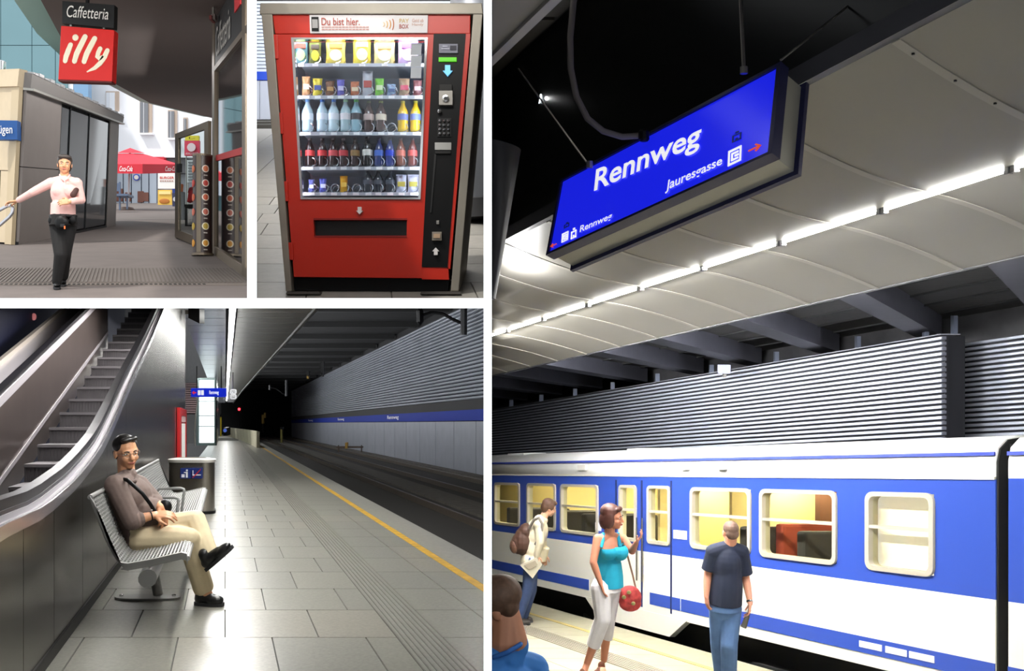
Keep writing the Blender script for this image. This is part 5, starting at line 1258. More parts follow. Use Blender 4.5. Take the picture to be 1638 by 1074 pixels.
t = thing('terrace_chair', 'blue grey terrace chair with tall back under the parasol', 'chair', P(189, 338, 42))
M_CH = cm((96, 112, 140), .5)
for x0, x1, y0, y1 in ((182, 184, 290, 338), (190, 192, 291, 336), (202, 203.5, 312, 335)): MB().pxbox(x0, y0, x1, y1, 42, 42.1).build('leg', M_CH, t)
MB().pxbox(182, 310, 204, 313.5, 41.8, 42.5).build('seat', M_CH, t); MB().pxbox(183, 293, 192, 306, 42.02, 42.08).build('backrest', M_CH, t)

# ---- canopy over the street with a glass rim
edge_ = [(-1.9, 8), (-1.4, 12), (-1.34, 15.25), (-1.27, 19.1), (-.95, 23.2), (-.31, 27.6), (.99, 34.6), (2.68, 39), (4.05, 42.5), (7, 45)]
zc = 4.25
pl_ = [G(x, zc, d) for x, d in edge_] + [G(7, zc, 8)]
M_SOFF = mat('canopy_soffit', (104, 92, 87), .85, var=.03, scale=.6)
cn = MB().prism(pl_, (0, 0, .35)).build('canopy_roof', M_SOFF, kind='structure')
for d in (10.5, 14.5): MB().fbox(G, -1.3, 6, zc - .012, zc + .01, d, d + .03).build('soffit_joint', mat('soffit_joint', (64, 58, 55), .9) if d == 10.5 else bpy.data.materials['soffit_joint'], cn)
m = MB(); n = len(edge_) - 1
for (x0, d0), (x1, d1) in zip(edge_[:-1], edge_[1:]):
    o0, o1 = (-.5, .15) if d0 < 24 else (-.35, .5), (-.5, .15) if d1 < 24 else (-.35, .5)
    m.hexa([G(x0, zc + .1, d0), G(x0 + o0[0], zc + .1, d0 + o0[1]), G(x1 + o1[0], zc + .1, d1 + o1[1]), G(x1, zc + .1, d1), G(x0, zc + .2, d0), G(x0 + o0[0], zc + .2, d0 + o0[1]), G(x1 + o1[0], zc + .2, d1 + o1[1]), G(x1, zc + .2, d1)])
m.build('glass_rim', mat('rim_green', (170, 214, 204), .45), cn)

# ---- hanging coffee bar sign
hs = thing('coffee_sign', 'square red hanging sign with white brush lettering under a black board', 'sign', P(139, 128, 14))
Ys = 14.0
MB().pxquad([(93, 127), (179, 130), (182.5, 48), (97.5, 41)], Ys, Ys + .16).build('red_box', mat('sign_red_day', (216, 30, 24), .5), hs, bevel=.01)
MB().pxquad([(93.5, 130), (178.5, 132.5), (179, 130), (93, 127)], Ys + .01, Ys + .15).build('bottom_edge', cm((92, 24, 22)), hs)  # darker red imitates the shade under the sign box
MB().pxquad([(99.5, 37), (182, 45), (183, 8), (99.5, 1.5)], Ys + .02, Ys + .14).build('black_board', cm((16, 16, 16), .5), hs)
for x0, y0 in ((113, 36), (166, 40)): MB().pxbox(x0 - 1.5, y0, x0 + 1.5, y0 + 6, Ys + .05, Ys + .1).build('bracket', M_STEEL, hs)
MB().tube([P(140, 5, Ys + .08), P(140, -40, Ys + .08)], .03, 8).build('hanger', M_BLACK, hs)
def stroke(pts, w, Y):
    """a flat brush stroke: pixel points with widths"""
    m = MB(); L = []; Rr = []; n = len(pts)
    for i, (x, y) in enumerate(pts):
        xa, ya = pts[max(0, i - 1)]; xb, yb = pts[min(n - 1, i + 1)]; l = math.hypot(xb - xa, yb - ya) or 1; nx, ny = -(yb - ya) / l, (xb - xa) / l
        L.append((x + nx * w[i] / 2, y + ny * w[i] / 2)); Rr.append((x - nx * w[i] / 2, y - ny * w[i] / 2))
    def capp(i, j):
        x, y = pts[i]; dx, dy = x - pts[j][0], y - pts[j][1]; a0 = math.atan2(dy, dx); return [(x + w[i] / 2 * math.cos(a0 + a), y + w[i] / 2 * math.sin(a0 + a)) for a in (-1.0, -.5, 0, .5, 1.0)]
    ring_ = L + list(reversed(capp(-1, -2))) + Rr[::-1] + list(reversed(capp(0, 1)))
    m.prism([P(x, y, Y) for x, y in ring_], (0, .012, 0)); return m
M_CRM = cm((246, 236, 208), .5)
zz = lambda l: [(x / 4.095, y / 4.095) for x, y in l]
for pts, w in ((zz([(462, 292), (447, 330), (432, 370), (426, 400)]), (7, 8, 8, 7)), (zz([(557, 240), (532, 290), (502, 350), (487, 402)]), (8, 8.5, 8.5, 7.5)), (zz([(620, 252), (594, 300), (566, 355), (550, 404)]), (8, 8.5, 8.5, 7.5)),
               (zz([(656, 318), (643, 345), (637, 372), (650, 386), (668, 372)]), (7, 7, 7, 6.5, 5)), (zz([(703, 330), (684, 372), (655, 415), (620, 446), (570, 470)]), (7, 8, 7.5, 6, 1.6))):
    stroke(pts, w, Ys - .012).build('brush_stroke', M_CRM, hs)
m = MB(); m.ell(P(494 / 4.095, 246 / 4.095, Ys), (.047, .012, .05)); m.build('brush_dot', M_CRM, hs)
text_on(Patch(P(106, 27.5, Ys), P(176, 32, Ys), P(176, 13.5, Ys), P(106, 8.5, Ys)), 'Caffetteria', 0, 1, 0, 1, .01, cm((226, 222, 214)), hs, shear=.25)

# ---- coffee bar front along the right with glass, totem and open door
XW = 1.63
M_BRZ = mat('bronze_frame', (120, 108, 92), .4, .6)
M_DGL = mat('dark_glass', (30, 30, 33), .03, 0, spec=1.0)
rw = MB().fbox(G, XW + .12, XW + .2, 0, 4.25, 9.3, 17.1).build('wall_right_street', mat('bar_wall', (44, 40, 38), .8), kind='structure')
bf = thing('bar_front', 'bronze framed dark glass shop front reflecting the menu column', 'shop front', G(XW, 0, 14))
for d0, d1 in ((9.4, 12.35), (12.75, 16.55)): MB().fbox(G, XW + .02, XW + .06, .16, 3.25, d0, d1).build('glass_pane', M_DGL, bf)
for d0, d1 in ((12.38, 12.72), (16.58, 17.0)): MB().fbox(G, XW - .02, XW + .1, 0, 4.2, d0, d1).build('mullion', M_BRZ, bf)
MB().fbox(G, XW - .02, XW + .1, 0, .15, 9.4, 16.6).build('bottom_rail', M_BRZ, bf)
MB().fbox(G, XW - .02, XW + .1, 3.25, 3.34, 9.4, 16.6).build('transom', M_BRZ, bf)
bd = MB().fbox(G, XW - .01, XW + .08, 3.34, 4.15, 12.75, 16.55).build('name_board', cm((14, 14, 14), .5), bf)
q = Patch(G(XW - .012, 3.45, 16.3), G(XW - .012, 3.45, 13.6), G(XW - .012, 3.95, 13.6), G(XW - .012, 3.95, 16.3))
text_on(q, 'Caffetteria', 0, .85, 0, 1, .012, cm((190, 186, 178)), bd, shear=.2)
MB().fbox(G, XW - .03, XW - .01, 3.72, 4.1, 12.85, 13.5).build('red_badge', cm((206, 40, 46)), bd)
MB().fbox(G, XW - .004, XW + .02, 1.66, 1.76, 12.75, 16.5).build('red_reflection', cm((176, 24, 26)), bf)  # painted band imitating the parasol's reflection in the glass
t = thing('ceiling_camera', 'small white and red lamp box under the canopy by the bar', 'camera', P(342, 26, 15.8))
MB().pxbox(338, 22, 344, 31, 15.8, 15.95).build('box', cm((96, 84, 80)), t); MB().pxbox(334.5, 24, 338.5, 31, 15.75, 15.95).build('lens_hood', cm((100, 40, 38)), t)
MB().pxbox(339, -15, 342, 22, 15.85, 15.9).build('stem', M_STEEL, t)
t = thing('menu_column', 'half round menu column with plates of food printed in two rows', 'column', G(1.39, 0, 16.4))
Yt = 16.4; cx0 = G(1.39, 0, Yt); rad = .165; hg = 1.73
m = MB(); m.lathe(cx0, [(rad, .04), (rad, hg)], 28); m.build('body', mat('menu_dark', (52, 34, 30), .35), t, smooth=40)
m = MB(); m.lathe(cx0, [(rad + .02, 0), (rad + .02, .04)], 28); m.build('base', M_BRZ, t)
m = MB(); m.lathe(cx0 + V((0, 0, hg)), [(rad + .005, 0), (rad + .005, .03), (rad * .8, .04)], 28); m.build('cap', M_BRZ, t)
def on_col(a0, a1, z0, z1, nm, m_, o=.006, par=None, round_=False):
    b_ = MB()
    if round_:
        ac, zc_ = (a0 + a1) / 2, (z0 + z1) / 2; pts = []
        for k in range(16):
            a = R(ac) + R(a1 - a0) / 2 * math.cos(k * math.pi / 8); z = zc_ + (z1 - z0) / 2 * math.sin(k * math.pi / 8)
            pts.append(cx0 + V(((rad + o) * math.sin(a), -(rad + o) * math.cos(a), z)))
        cpt_ = cx0 + V(((rad + o + .004) * math.sin(R(ac)), -(rad + o + .004) * math.cos(R(ac)), zc_))
        b_.add(pts + [cpt_], [(k, (k + 1) % 16, 16) for k in range(16)])
    else:
        b_.grid(lambda u, v: cx0 + V(((rad + o) * math.sin(R(a0 + (a1 - a0) * u)), -(rad + o) * math.cos(R(a0 + (a1 - a0) * u)), z0 + (z1 - z0) * v)), 6, 1)
    return b_.build(nm, m_, par or t)
on_col(-18, 8, .05, hg, 'metal_strip', M_BRZ)
cols = [((214, 120, 80), (240, 226, 214)), ((196, 70, 60), (244, 232, 220)), ((206, 96, 60), (240, 226, 210)), ((206, 110, 90), (244, 236, 224)), ((200, 170, 70), (240, 232, 200)), ((226, 160, 60), (246, 236, 206))]
for k, py in enumerate((272, 295, 317.5, 341, 364, 391)):
    z = G.z(py, Yt - .15)
    for a0, a1 in ((14, 56), (-74, -30)):
        w = cols[k][1] if a0 > 0 else cols[k][0]
        p_ = on_col(a0, a1, z - .065, z + .065, 'plate_picture', cm(w, .5), .007, round_=True)
        on_col(a0 + 7, a1 - 7, z - .05, z + .05, 'food_picture', cm(cols[k][0], .5), .013, p_, True)
    on_col(24, 46, z - .125, z - .105, 'caption', cm((190, 180, 170)), .007)
# the open glass door
dr0 = Patch(G(1.235, .02, 21.8), G(1.60, .02, 17.3), G(1.60, 2.42, 17.3), G(1.235, 2.42, 21.8))
t = thing('glass_door', 'open bronze framed glass door standing out beyond the menu column', 'door', G(1.4, 0, 19.5))
for s0, s1, t0, t1 in ((0, .12, 0, 1), (.9, 1, 0, 1), (.12, .9, 0, .075), (.12, .9, .945, 1)): MB().pbox(dr0, s0, s1, t0, t1, -.03, .03).build('frame_bar', M_BRZ, t)
MB().pbox(dr0, .12, .9, .075, .945, -.008, .008).build('pane', glass('door_glass', (235, 240, 240), .05), t)
MB().pbox(dr0, .14, .26, .62, .70, .03, .08).build('handle', M_BLACK, t)
for s in (.05, .12): MB().pbox(dr0, s - .03, s + .01, -.012, .02, -.02, .02).build('door_foot', M_BLACK, t)
# handrail at the picture edge
t = thing('tube_handrail', 'looped steel tube handrail under the hand of the woman in pink', 'handrail', P(5, 375, 11.35))
pts = [(-60, 373), (-20, 347), (0, 336), (12, 329.5), (18, 329), (20.5, 333), (19.5, 341), (15, 347), (0, 360), (-40, 385)]
MB().tube([P(x, y, 11.32) for x, y in pts], .020, 10).build('tube', mat('tube_steel', (200, 200, 206), .2, .9), t, smooth=60)
MB().tube([P(-45, 380, 11.32), P(-45, 470, 11.32)], .02, 8).build('post', bpy.data.materials['tube_steel'], t, smooth=60)
# ================================================================ people
def skin_mat(n, c): return mat(n, c, .5, var=.03, scale=14)
BLOBS = []
class Blob(MB):
    def cone(s, p, q, r0, r1, n=14):
        return s.tube([p, q], [r0, r1], n)
    def cap(s, p, q, r0, r1, n=12, fl=None):
        p, q = V(p), V(q); ax = q - p; L = ax.length
        if L < 1e-5: return s.ell(p, (r0,) * 3)
        z = ax / L; x = z.orthogonal().normalized()
        if fl is not None:                      # fl: direction in which the limb is flatter, and how much
            d, k = fl; d = V(d) - z * V(d).dot(z)
            if d.length > 1e-4: x = d.normalized()
        else: k = 1
        y = z.cross(x); M = Matrix((x * k, y, z)).transposed(); pr = []
        for i in range(5): a = -math.pi / 2 + math.pi / 2 * i / 4.0001; pr.append((max(r0 * math.cos(a), .0008), r0 * math.sin(a)))
        for i in range(5): a = math.pi / 2 * i / 4.0001; pr.append((max(r1 * math.cos(a), .0008), L + r1 * math.sin(a)))
        return s.lathe(p, pr, n, M)
    def chain(s, pts, rs, fl=None):
        for i in range(len(pts) - 1): s.cap(pts[i], pts[i + 1], rs[i], rs[i + 1], fl=fl)
        return s
    def done(s, name, m, parent, vox=.007, it=3, label=None, cuts=()):
        o = s.build(name, m, parent, label=label)
        md = o.modifiers.new('r', 'REMESH'); md.mode = 'VOXEL'; md.voxel_size = vox; md.use_smooth_shade = True
        if it: sm = o.modifiers.new('s', 'SMOOTH'); sm.iterations = it; sm.factor = .5
        BLOBS.append((o, cuts)); return o
def bake_blobs():
    bpy.context.view_layer.update(); dg = bpy.context.evaluated_depsgraph_get()
    new = [(o, cuts, bpy.data.meshes.new_from_object(o.evaluated_get(dg))) for o, cuts in BLOBS]
    for o, cuts, me in new:
        o.modifiers.clear(); old = o.data; o.data = me; bpy.data.meshes.remove(old); me.shade_smooth()
        if cuts:
            bm = bmesh.new(); bm.from_mesh(me); off = ORG[o]
            for co, no in cuts:
                bmesh.ops.bisect_plane(bm, geom=bm.verts[:] + bm.edges[:] + bm.faces[:], plane_co=V(co) - off, plane_no=V(no), clear_outer=True)
            bm.to_mesh(me); bm.free()
    BLOBS.clear()
def frame(f, u):
    f = V(f).normalized(); u = (V(u) - f * V(u).dot(f)).normalized(); return f, u, f.cross(u)      # s = f x u: the person's right
def head_on(B, c, f, u, k=1.0):
    """skull, jaw, nose, ears added to B; returns the placing function"""
    f, u, s = frame(f, u); M = Matrix((s, f, u)).transposed()
    at = lambda a, b, d: V(c) + (s * a + f * b + u * d) * k
    e = lambda p, r: B.ell(at(*p), tuple(x * k for x in r), M, 16, 12)
    e((0, -.012, .030), (.074, .092, .086)); e((0, .022, -.035), (.060, .066, .072)); e((0, .048, -.080), (.032, .034, .028))
    e((0, .062, .012), (.056, .026, .030)); e((.034, .060, -.030), (.026, .026, .026)); e((-.034, .060, -.030), (.026, .026, .026))
    B.cap(at(0, .084, .010), at(0, .104, -.026), .009 * k, .015 * k); e((.012, .092, -.030), (.009, .010, .008)); e((-.012, .092, -.030), (.009, .010, .008))
    e((0, .080, -.058), (.026, .013, .012))
    for q in (1, -1): B.ell(at(.076 * q, -.008, -.004), (.010 * k, .022 * k, .032 * k), M, 10, 8)
    return at, M
def face_on(root, at, M, k, brow, lips, smile=0.0):
    for q in (1, -1):
        m = MB(); m.ell(at(.031 * q, .0805, .006), (.0135 * k, .007 * k, .0062 * k), M, 10, 6); ey = m.build('eye', cm((236, 232, 226), .3), root, smooth=60)
        m = MB(); m.ell(at(.031 * q, .0850, .006), (.0060 * k, .0040 * k, .0058 * k), M, 8, 6); m.build('iris', cm((38, 26, 20), .2), ey, smooth=60)
        m = MB(); m.tube([at(.014 * q, .092, .021), at(.031 * q, .092, .027), at(.048 * q, .080, .022)], [.0035 * k, .0042 * k, .0022 * k], 6); m.build('eyebrow', brow, root)
    m = MB(); m.tube([at(-.024, .084, -.058 + smile), at(-.010, .0935, -.060), at(.010, .0935, -.060), at(.024, .084, -.058 + smile)], [.0025 * k, .0065 * k, .0065 * k, .0025 * k], 8); m.build('mouth', lips, root, smooth=60)
def hand_on(B, w, f, n, th, k=1.0, curl=.6, spread=.10):
    """palm and five fingers: w wrist, f towards the fingers, n out of the palm, th = +1/-1 side of the thumb along f x n"""
    f = V(f).normalized(); n = (V(n) - f * V(n).dot(f)).normalized(); s = f.cross(n) * th; w = V(w)
    kn = []
    for i in range(4):
        a = .030 - .020 * i; p = w + (f * (.088 - .006 * abs(i - 1)) + s * a) * k; kn.append(p); B.cap(w + (f * .012 + s * a * .7) * k, p, .0150 * k, .0125 * k)
    for i, L in enumerate((.072, .082, .076, .060)):
        p = kn[i]; d = (f + s * spread * (1.2 - i)).normalized(); ax = s; r = .0098 * k
        for j, (fr_, c) in enumerate(((.44, .35), (.31, .9), (.25, .6))):
            a = curl * c; d = (d * math.cos(a) + n * math.sin(a) * 1).normalized(); q = p + d * L * fr_ * k; B.cap(p, q, r, r * .92); p = q; r *= .92
    p = w + (f * .022 + s * .026) * k; d = (f * .62 + s * .72 + n * .28).normalized(); q = p + d * .042 * k; B.cap(p, q, .0150 * k, .0125 * k)
    d2 = (f * .86 + s * .25 + n * .42).normalized(); q2 = q + d2 * .030 * k; B.cap(q, q2, .0118 * k, .0105 * k); B.cap(q2, q2 + d2 * .022 * k, .0105 * k, .0092 * k)
def torso_on(B, sl, sr, hl, hr, neck, k=1.0, g=0.0, fat=1.0):
    """chest to pelvis between shoulder and hip joints, g thicker for cloth"""
    ms, mh = (V(sl) + V(sr)) / 2, (V(hl) + V(hr)) / 2; u = (ms - mh).normalized(); s = (V(sr) - V(sl)); s = (s - u * s.dot(u)); ws = s.length; s.normalize(); fr_ = u.cross(s)
    M = Matrix((s, fr_, u)).transposed(); L = (ms - mh).length
    hw = (V(hr) - V(hl)).length
    B.ell(mh + u * L * .74, (ws * .46 + g, .112 * k * fat + g, L * .34 + g), M, 18, 12)
    B.ell(mh + u * L * .38, (ws * .40 * fat ** .5 + g, .104 * k * fat + g, L * .36 + g), M, 18, 12)
    B.ell(mh + u * L * .02, (hw * .5 + .070 * k + g, .108 * k * fat + g, .130 * k + g), M, 18, 12)
    B.cap(V(sl) - u * .01, ms + u * .035 * k, .055 * k + g, .050 * k + g); B.cap(V(sr) - u * .01, ms + u * .035 * k, .055 * k + g, .050 * k + g)
    return M, u, s, fr_
def leg_on(B, hip, kn, an, k=1.0, g=0.0, lo=None):
    B.chain([hip, kn], [.080 * k + g, .055 * k + g]); B.chain([kn, V(kn) + (V(an) - V(kn)) * .35, an], [.054 * k + g, .056 * k + g, (.038 * k + g) if lo is None else lo])
def arm_on(B, sh, el, wr, k=1.0, g=0.0, to=1.0):
    sh, el, wr = V(sh), V(el), V(wr); B.chain([sh, el], [.052 * k + g, .040 * k + g]); B.chain([el, el + (wr - el) * .3, wr], [.039 * k + g, .040 * k + g, .026 * k + g])
def shoe(root, heel, toe, up, name, m, sole, k=1.0):
    heel, toe, up = V(heel), V(toe), V(up).normalized(); f = (toe - heel).normalized(); s = f.cross(up).normalized(); L = (toe - heel).length
    M = Matrix((s, f, up)).transposed(); B = Blob(); c = heel + f * L * .5
    B.ell(heel + f * L * .24 + up * .052 * k, (.040 * k, L * .25, .052 * k), M); B.ell(heel + f * L * .70 + up * .040 * k, (.047 * k, L * .31, .036 * k), M); B.cap(heel + f * L * .22 + up * .06 * k, heel + f * L * .62 + up * .05 * k, .041 * k, .036 * k); B.cap(heel + f * L * .2 + up * .06 * k, heel + f * L * .24 + up * .105 * k, .042 * k, .042 * k)
    o = B.done(name, m, root, .006, 2, cuts=((heel + up * .012 * k, -up),))
    pts = []
    for i in range(20):
        a = 2 * math.pi * i / 20; y = math.sin(a); w = .043 + .006 * math.sin(a); pts.append(heel + f * L * (.5 + .52 * y) + s * (w * k * math.copysign(abs(math.cos(a)) ** .7, math.cos(a))))
    mm = MB(); mm.prism(pts, up * .024 * k); mm.build('sole', sole, o)
    return o

# ---------------------------------------------------------------- the seated man on the wire bench
ROOM[0] = 'hall'
d0 = 6.62; J = lambda px, py, dy=0: P(px, py, d0 + dy)
man = thing('person', 'seated man in brown shirt, beige trousers and glasses, legs crossed, on the wire bench', 'person', J(250, 905, .1))
SK = skin_mat('skin_tan', (206, 150, 112))
hc = J(202, 724, .03); hf = V((.70, -.70, -.10)); hu = V((-.12, 0, 1))
sr_, sl_ = J(184, 776, -.17), J(222, 776, .21)
er, wr_ = J(212, 834, -.24), J(247, 824, -.16)
el_, wl_ = J(247, 802, .12), J(257, 814, -.08)
hr_, hl_ = J(222, 862, -.09), J(226, 856, .09)
kr, ar = J(301, 862, -.10), J(325, 940, .10)
kl, al = J(312, 833, .08), J(333, 884, -.05)
B = Blob(); at, M = head_on(B, hc, hf, hu, 1.0)
neckb = J(203, 764, .04); B.cap(at(0, -.02, -.05), neckb, .056, .060)
torso_on(B, sl_, sr_, hl_, hr_, neckb, .95)
arm_on(B, sr_, er, wr_, .98); arm_on(B, sl_, el_, wl_, .98)
leg_on(B, hr_, kr, ar, .95); leg_on(B, hl_, kl, al, .95)
hand_on(B, wr_, V((1, .10, .0)), V((.1, .5, -.9)), -1, .98, .7); hand_on(B, wl_, V((.35, -.35, -.85)), V((-.8, .3, -.2)), 1, .98, .5)
B.cap(ar, J(332, 953, .08), .04, .04); B.cap(al, J(345, 886, -.06), .04, .04)
B.done('body', SK, man, .0055, 2)
HAIR = mat('hair_black', (20, 17, 16), .45)
face_on(man, at, M, 1.0, HAIR, cm((168, 96, 84), .5))
B = Blob(); B.ell(at(0, -.026, .054), (.081, .092, .074), M); B.ell(at(0, -.062, .0), (.074, .050, .072), M); B.ell(at(.058, -.02, .05), (.026, .062, .042), M); B.ell(at(-.058, -.02, .05), (.026, .062, .042), M); B.ell(at(.02, .058, .102), (.044, .024, .018), M); B.ell(at(-.03, .05, .104), (.036, .024, .018), M)
B.done('hair', HAIR, man, .006, 2)
gl = Blob.__mro__[1]()
for q in (1, -1):
    ring_ = [at(.033 * q + .023 * math.cos(a), .099, .004 + .016 * math.sin(a)) for a in [k * math.pi / 8 for k in range(16)]]; gl.tube(ring_, .0016, 5, closed=True); gl.tube([at(.056 * q, .097, .008), at(.078 * q, .04, .008), at(.080 * q, -.01, .004)], .0018, 5)
gl.tube([at(-.010, .100, .008), at(.010, .100, .008)], .0016, 5); gl.build('glasses', mat('glasses_metal', (190, 184, 176), .25, .8), man)
# shirt
M_SHIRT = mat('shirt_brown', (106, 90, 84), .85, var=.08, scale=18, bump=.15)
B = Blob(); torso_on(B, sl_, sr_, hl_, hr_, neckb, .98, .022, 1.08)
belly = J(240, 826, 0); B.ell(belly, (.12, .15, .13)); B.ell(J(206, 812, .02), (.16, .17, .17))
B.cap(sr_, er, .072, .064); B.cap(er, er + (wr_ - er) * .22, .063, .057); B.cap(sl_, el_, .070, .060); B.cap(el_, el_ + (wl_ - el_) * .3, .058, .054)
B.cap(J(204, 762, .03), J(203, 772, .03), .068, .085)
sh = B.done('shirt', M_SHIRT, man, .007, 3)
B = Blob()
cp = [J(187, 760, .06), J(193, 766, -.06), J(205, 773, -.12), J(216, 770, -.08), J(219, 762, .04)]
B.chain(cp, [.014] * 5); B.done('collar', M_SHIRT, sh, .006, 2)
m = MB(); m.tube([er + (wr_ - er) * .20, er + (wr_ - er) * .30], [.059, .058], 16); m.build('cuff', mat('cuff_brown', (136, 116, 108), .85), sh, smooth=40)
for px, py in ((229, 789), (238, 803), (243, 816)): m = MB(); m.ell(J(px, py, -.17), (.006, .004, .006)); m.build('button', cm((220, 216, 210)), sh)
MB().tube([J(190, 766, -.10), J(203, 768, -.19), J(215, 778, -.21), J(228, 790, -.20), J(240, 806, -.18), J(247, 818, -.15)], .013, 8).build('shoulder_strap', M_BLACK, man, smooth=60)
B = Blob(); B.ell(J(264, 812, .0), (.05, .04, .055)); B.done('camera_pouch', M_BLACK, man, .006, 2)
MB().tube([er + (wr_ - er) * .82 + V((0, 0, 0)), er + (wr_ - er) * .88], [.033, .032], 14).build('watch_strap', M_BLACK, man)
# trousers
M_TRO = mat('trousers_beige', (206, 190, 156), .85, var=.06, scale=12, bump=.15)
B = Blob(); mh = (hr_ + hl_) / 2; B.ell(mh + V((.01, 0, .02)), (.15, .185, .135)); B.ell(mh + V((.08, 0, .03)), (.15, .16, .10))
B.chain([hr_ + V((.02, 0, .0)), kr], [.108, .078]); B.chain([kr, kr + (ar - kr) * .5, ar + V((0, 0, -.0))], [.077, .072, .074])
B.chain([hl_ + V((.02, 0, .02)), kl], [.106, .076]); B.chain([kl, kl + (al - kl) * .5, al], [.075, .070, .066])
B.ell((kr + kl) / 2 - V((.10, 0, .03)), (.10, .10, .06))
B.done('trousers', M_TRO, man, .007, 3, cuts=((ar - V((0, 0, .02)), (ar - kr).normalized()),))
M_SHOE = mat('shoe_black', (22, 22, 23), .4, bump=.1, scale=30, var=.02); M_SOLE = cm((42, 42, 44), .7)
zf = lambda px, d: HALL.z(0, d)
hl0 = V(H(H.x(312, 6.72), .0, 6.72)); tl0 = V(H(H.x(357, 6.66), .0, 6.66))
shoe(man, hl0 + V((0, 0, .002)), tl0 + V((0, 0, .002)), V((0, 0, 1)), 'shoe', M_SHOE, M_SOLE, 1.0)
up_s = V((-.52, -.18, .82)); shoe(man, J(331, 914, -.05), J(373, 878, -.13), up_s, 'shoe', M_SHOE, M_SOLE, 1.0)
MB().tube([al - (al - kl).normalized() * .02, J(337, 893, -.06)], [.046, .048], 14).build('sock', cm((30, 30, 34)), man)

# ---------------------------------------------------------------- the woman in pink by the handrail
ROOM[0] = 'street'
d0 = 11.2; J = lambda px, py, dy=0: P(px, py, d0 + dy)
wo = thing('person', 'smiling woman in pink polo shirt and black trousers walking with a hand on the rail', 'person', J(95, 464, 0))
SK2 = skin_mat('skin_warm', (222, 164, 122))
hc = J(103.5, 264, 0); hf = V((.40, -.92, -.04)); hu = V((.02, 0, 1)); kk = .98
sr_, sl_ = J(82.5, 292, 0), J(123, 292, .0)
er, wr_ = J(52, 308, -.02), J(27, 322, .05)
el_, wl_ = J(130, 320, .02), J(111, 323, -.2)
hr_, hl_ = J(92, 356, .02), J(110, 356, .02)
kr, ar = J(97, 408, -.08), J(91, 448, -.02)
kl, al = J(104, 405, .06), J(102, 440, .26)
B = Blob(); at, M = head_on(B, hc, hf, hu, kk); nb = J(103.5, 283, .01); B.cap(at(0, -.02, -.06), nb, .048, .052)
torso_on(B, sl_, sr_, hl_, hr_, nb, .86); arm_on(B, sr_, er, wr_, .86); arm_on(B, sl_, el_, wl_, .86)
leg_on(B, hr_, kr, ar, .9); leg_on(B, hl_, kl, al, .9)
hand_on(B, wr_, V((-1, -.1, -.12)), V((-.15, 0, -1)), -1, .95, .75); hand_on(B, wl_, V((-.95, -.15, -.05)), V((-.1, .9, -.3)), -1, .95, .7)
B.done('body', SK2, wo, .006, 2)
HB = mat('hair_dark', (66, 58, 54), .5, var=.25, scale=30); face_on(wo, at, M, kk, cm((50, 38, 32)), cm((190, 90, 90), .5), .004)
B = Blob(); B.ell(at(0, -.025, .058), (.084, .094, .075), M); B.ell(at(0, -.06, -.01), (.080, .055, .085), M)
for q in (1, -1): B.ell(at(.066 * q, -.016, .018), (.016, .042, .052), M)
B.ell(at(-.02, .055, .092), (.058, .032, .026), M); B.ell(at(.035, .048, .092), (.04, .034, .028), M)
B.done('hair', HB, wo, .006, 2, label='short greying black hair')
M_PINK = mat('polo_pink', (244, 196, 188), .8, var=.03, scale=14, bump=.1)
B = Blob(); torso_on(B, sl_, sr_, hl_, hr_, nb, .88, .016, 1.0); B.cap(sr_, er, .060, .048); B.cap(er, er + (wr_ - er) * .86, .046, .037); B.cap(sl_, el_, .058, .050); B.cap(el_, el_ + (wl_ - el_) * .84, .048, .038)
B.ell(J(93.5, 306, -.07), (.07, .055, .075)); B.ell(J(112, 306, -.07), (.07, .055, .075)); B.tube([J(101, 326, .0), J(101, 350, .0)], [.135, .140], 20)
po = B.done('polo_shirt', M_PINK, wo, .007, 3, cuts=((J(101, 353, 0), (0, 0, -1)),))
B = Blob(); B.chain([J(96, 280, .0), J(99, 286, -.08), J(103.5, 289, -.10), J(108, 286, -.08), J(111.5, 280, .0)], [.014, .015, .013, .015, .014]); B.done('collar', M_PINK, po, .006, 2)
MB().tube([J(103.5, 289, -.128), J(104, 303, -.142)], .006, 6).build('placket', cm((250, 216, 210)), po)
M_BT = mat('trousers_black', (17, 15, 15), .8, bump=.1, scale=14)
B = Blob(); mh = (hr_ + hl_) / 2; B.ell(mh, (.150, .115, .13)); B.chain([hr_, kr, ar + V((0, 0, -.02))], [.098, .074, .056]); B.chain([hl_, kl, al + V((0, 0, -.02))], [.098, .072, .054])
B.tube([J(101, 344, .0), J(101, 362, .0)], [.140, .155], 20)
B.done('trousers', M_BT, wo, .007, 3)
B = Blob(); B.ell(J(99, 356, -.15), (.085, .05, .085)); B.ell(J(84.5, 353, -.08), (.055, .045, .06)); B.ell(J(115.5, 352, -.07), (.055, .045, .065)); B.cap(J(82, 348, -.06), J(120, 346, -.06), .022, .022)
pk = B.done('waist_bag', M_BLACK, wo, .007, 2)
MB().box(J(100, 361, -.205), .05, .012, .035).build('bag_pocket', cm((28, 27, 29), .7), pk, bevel=.004); MB().box(J(103.5, 364, -.215), .016, .008, .035).build('bag_tag', cm((226, 110, 50)), pk)
m = MB(); m.tube([J(81, 345, .0)] + [J(101 + 21 * math.sin(a), 346, -.125 * math.cos(a)) for a in [-1.4 + 2.8 * i / 10 for i in range(11)]] + [J(121, 345, .0)], .016, 8); m.build('belt', M_BLACK, wo, smooth=60)
zg = lambda px, dd: V(G(G.x(px, dd), .008, dd))
shoe(wo, zg(92, 11.30), zg(90.5, 11.06) , V((0, 0, 1)), 'shoe', M_SHOE, M_SOLE, .95); shoe(wo, zg(101.5, 11.62), zg(99.5, 11.38), V((0, 0, 1)), 'shoe', M_SHOE, M_SOLE, .95)
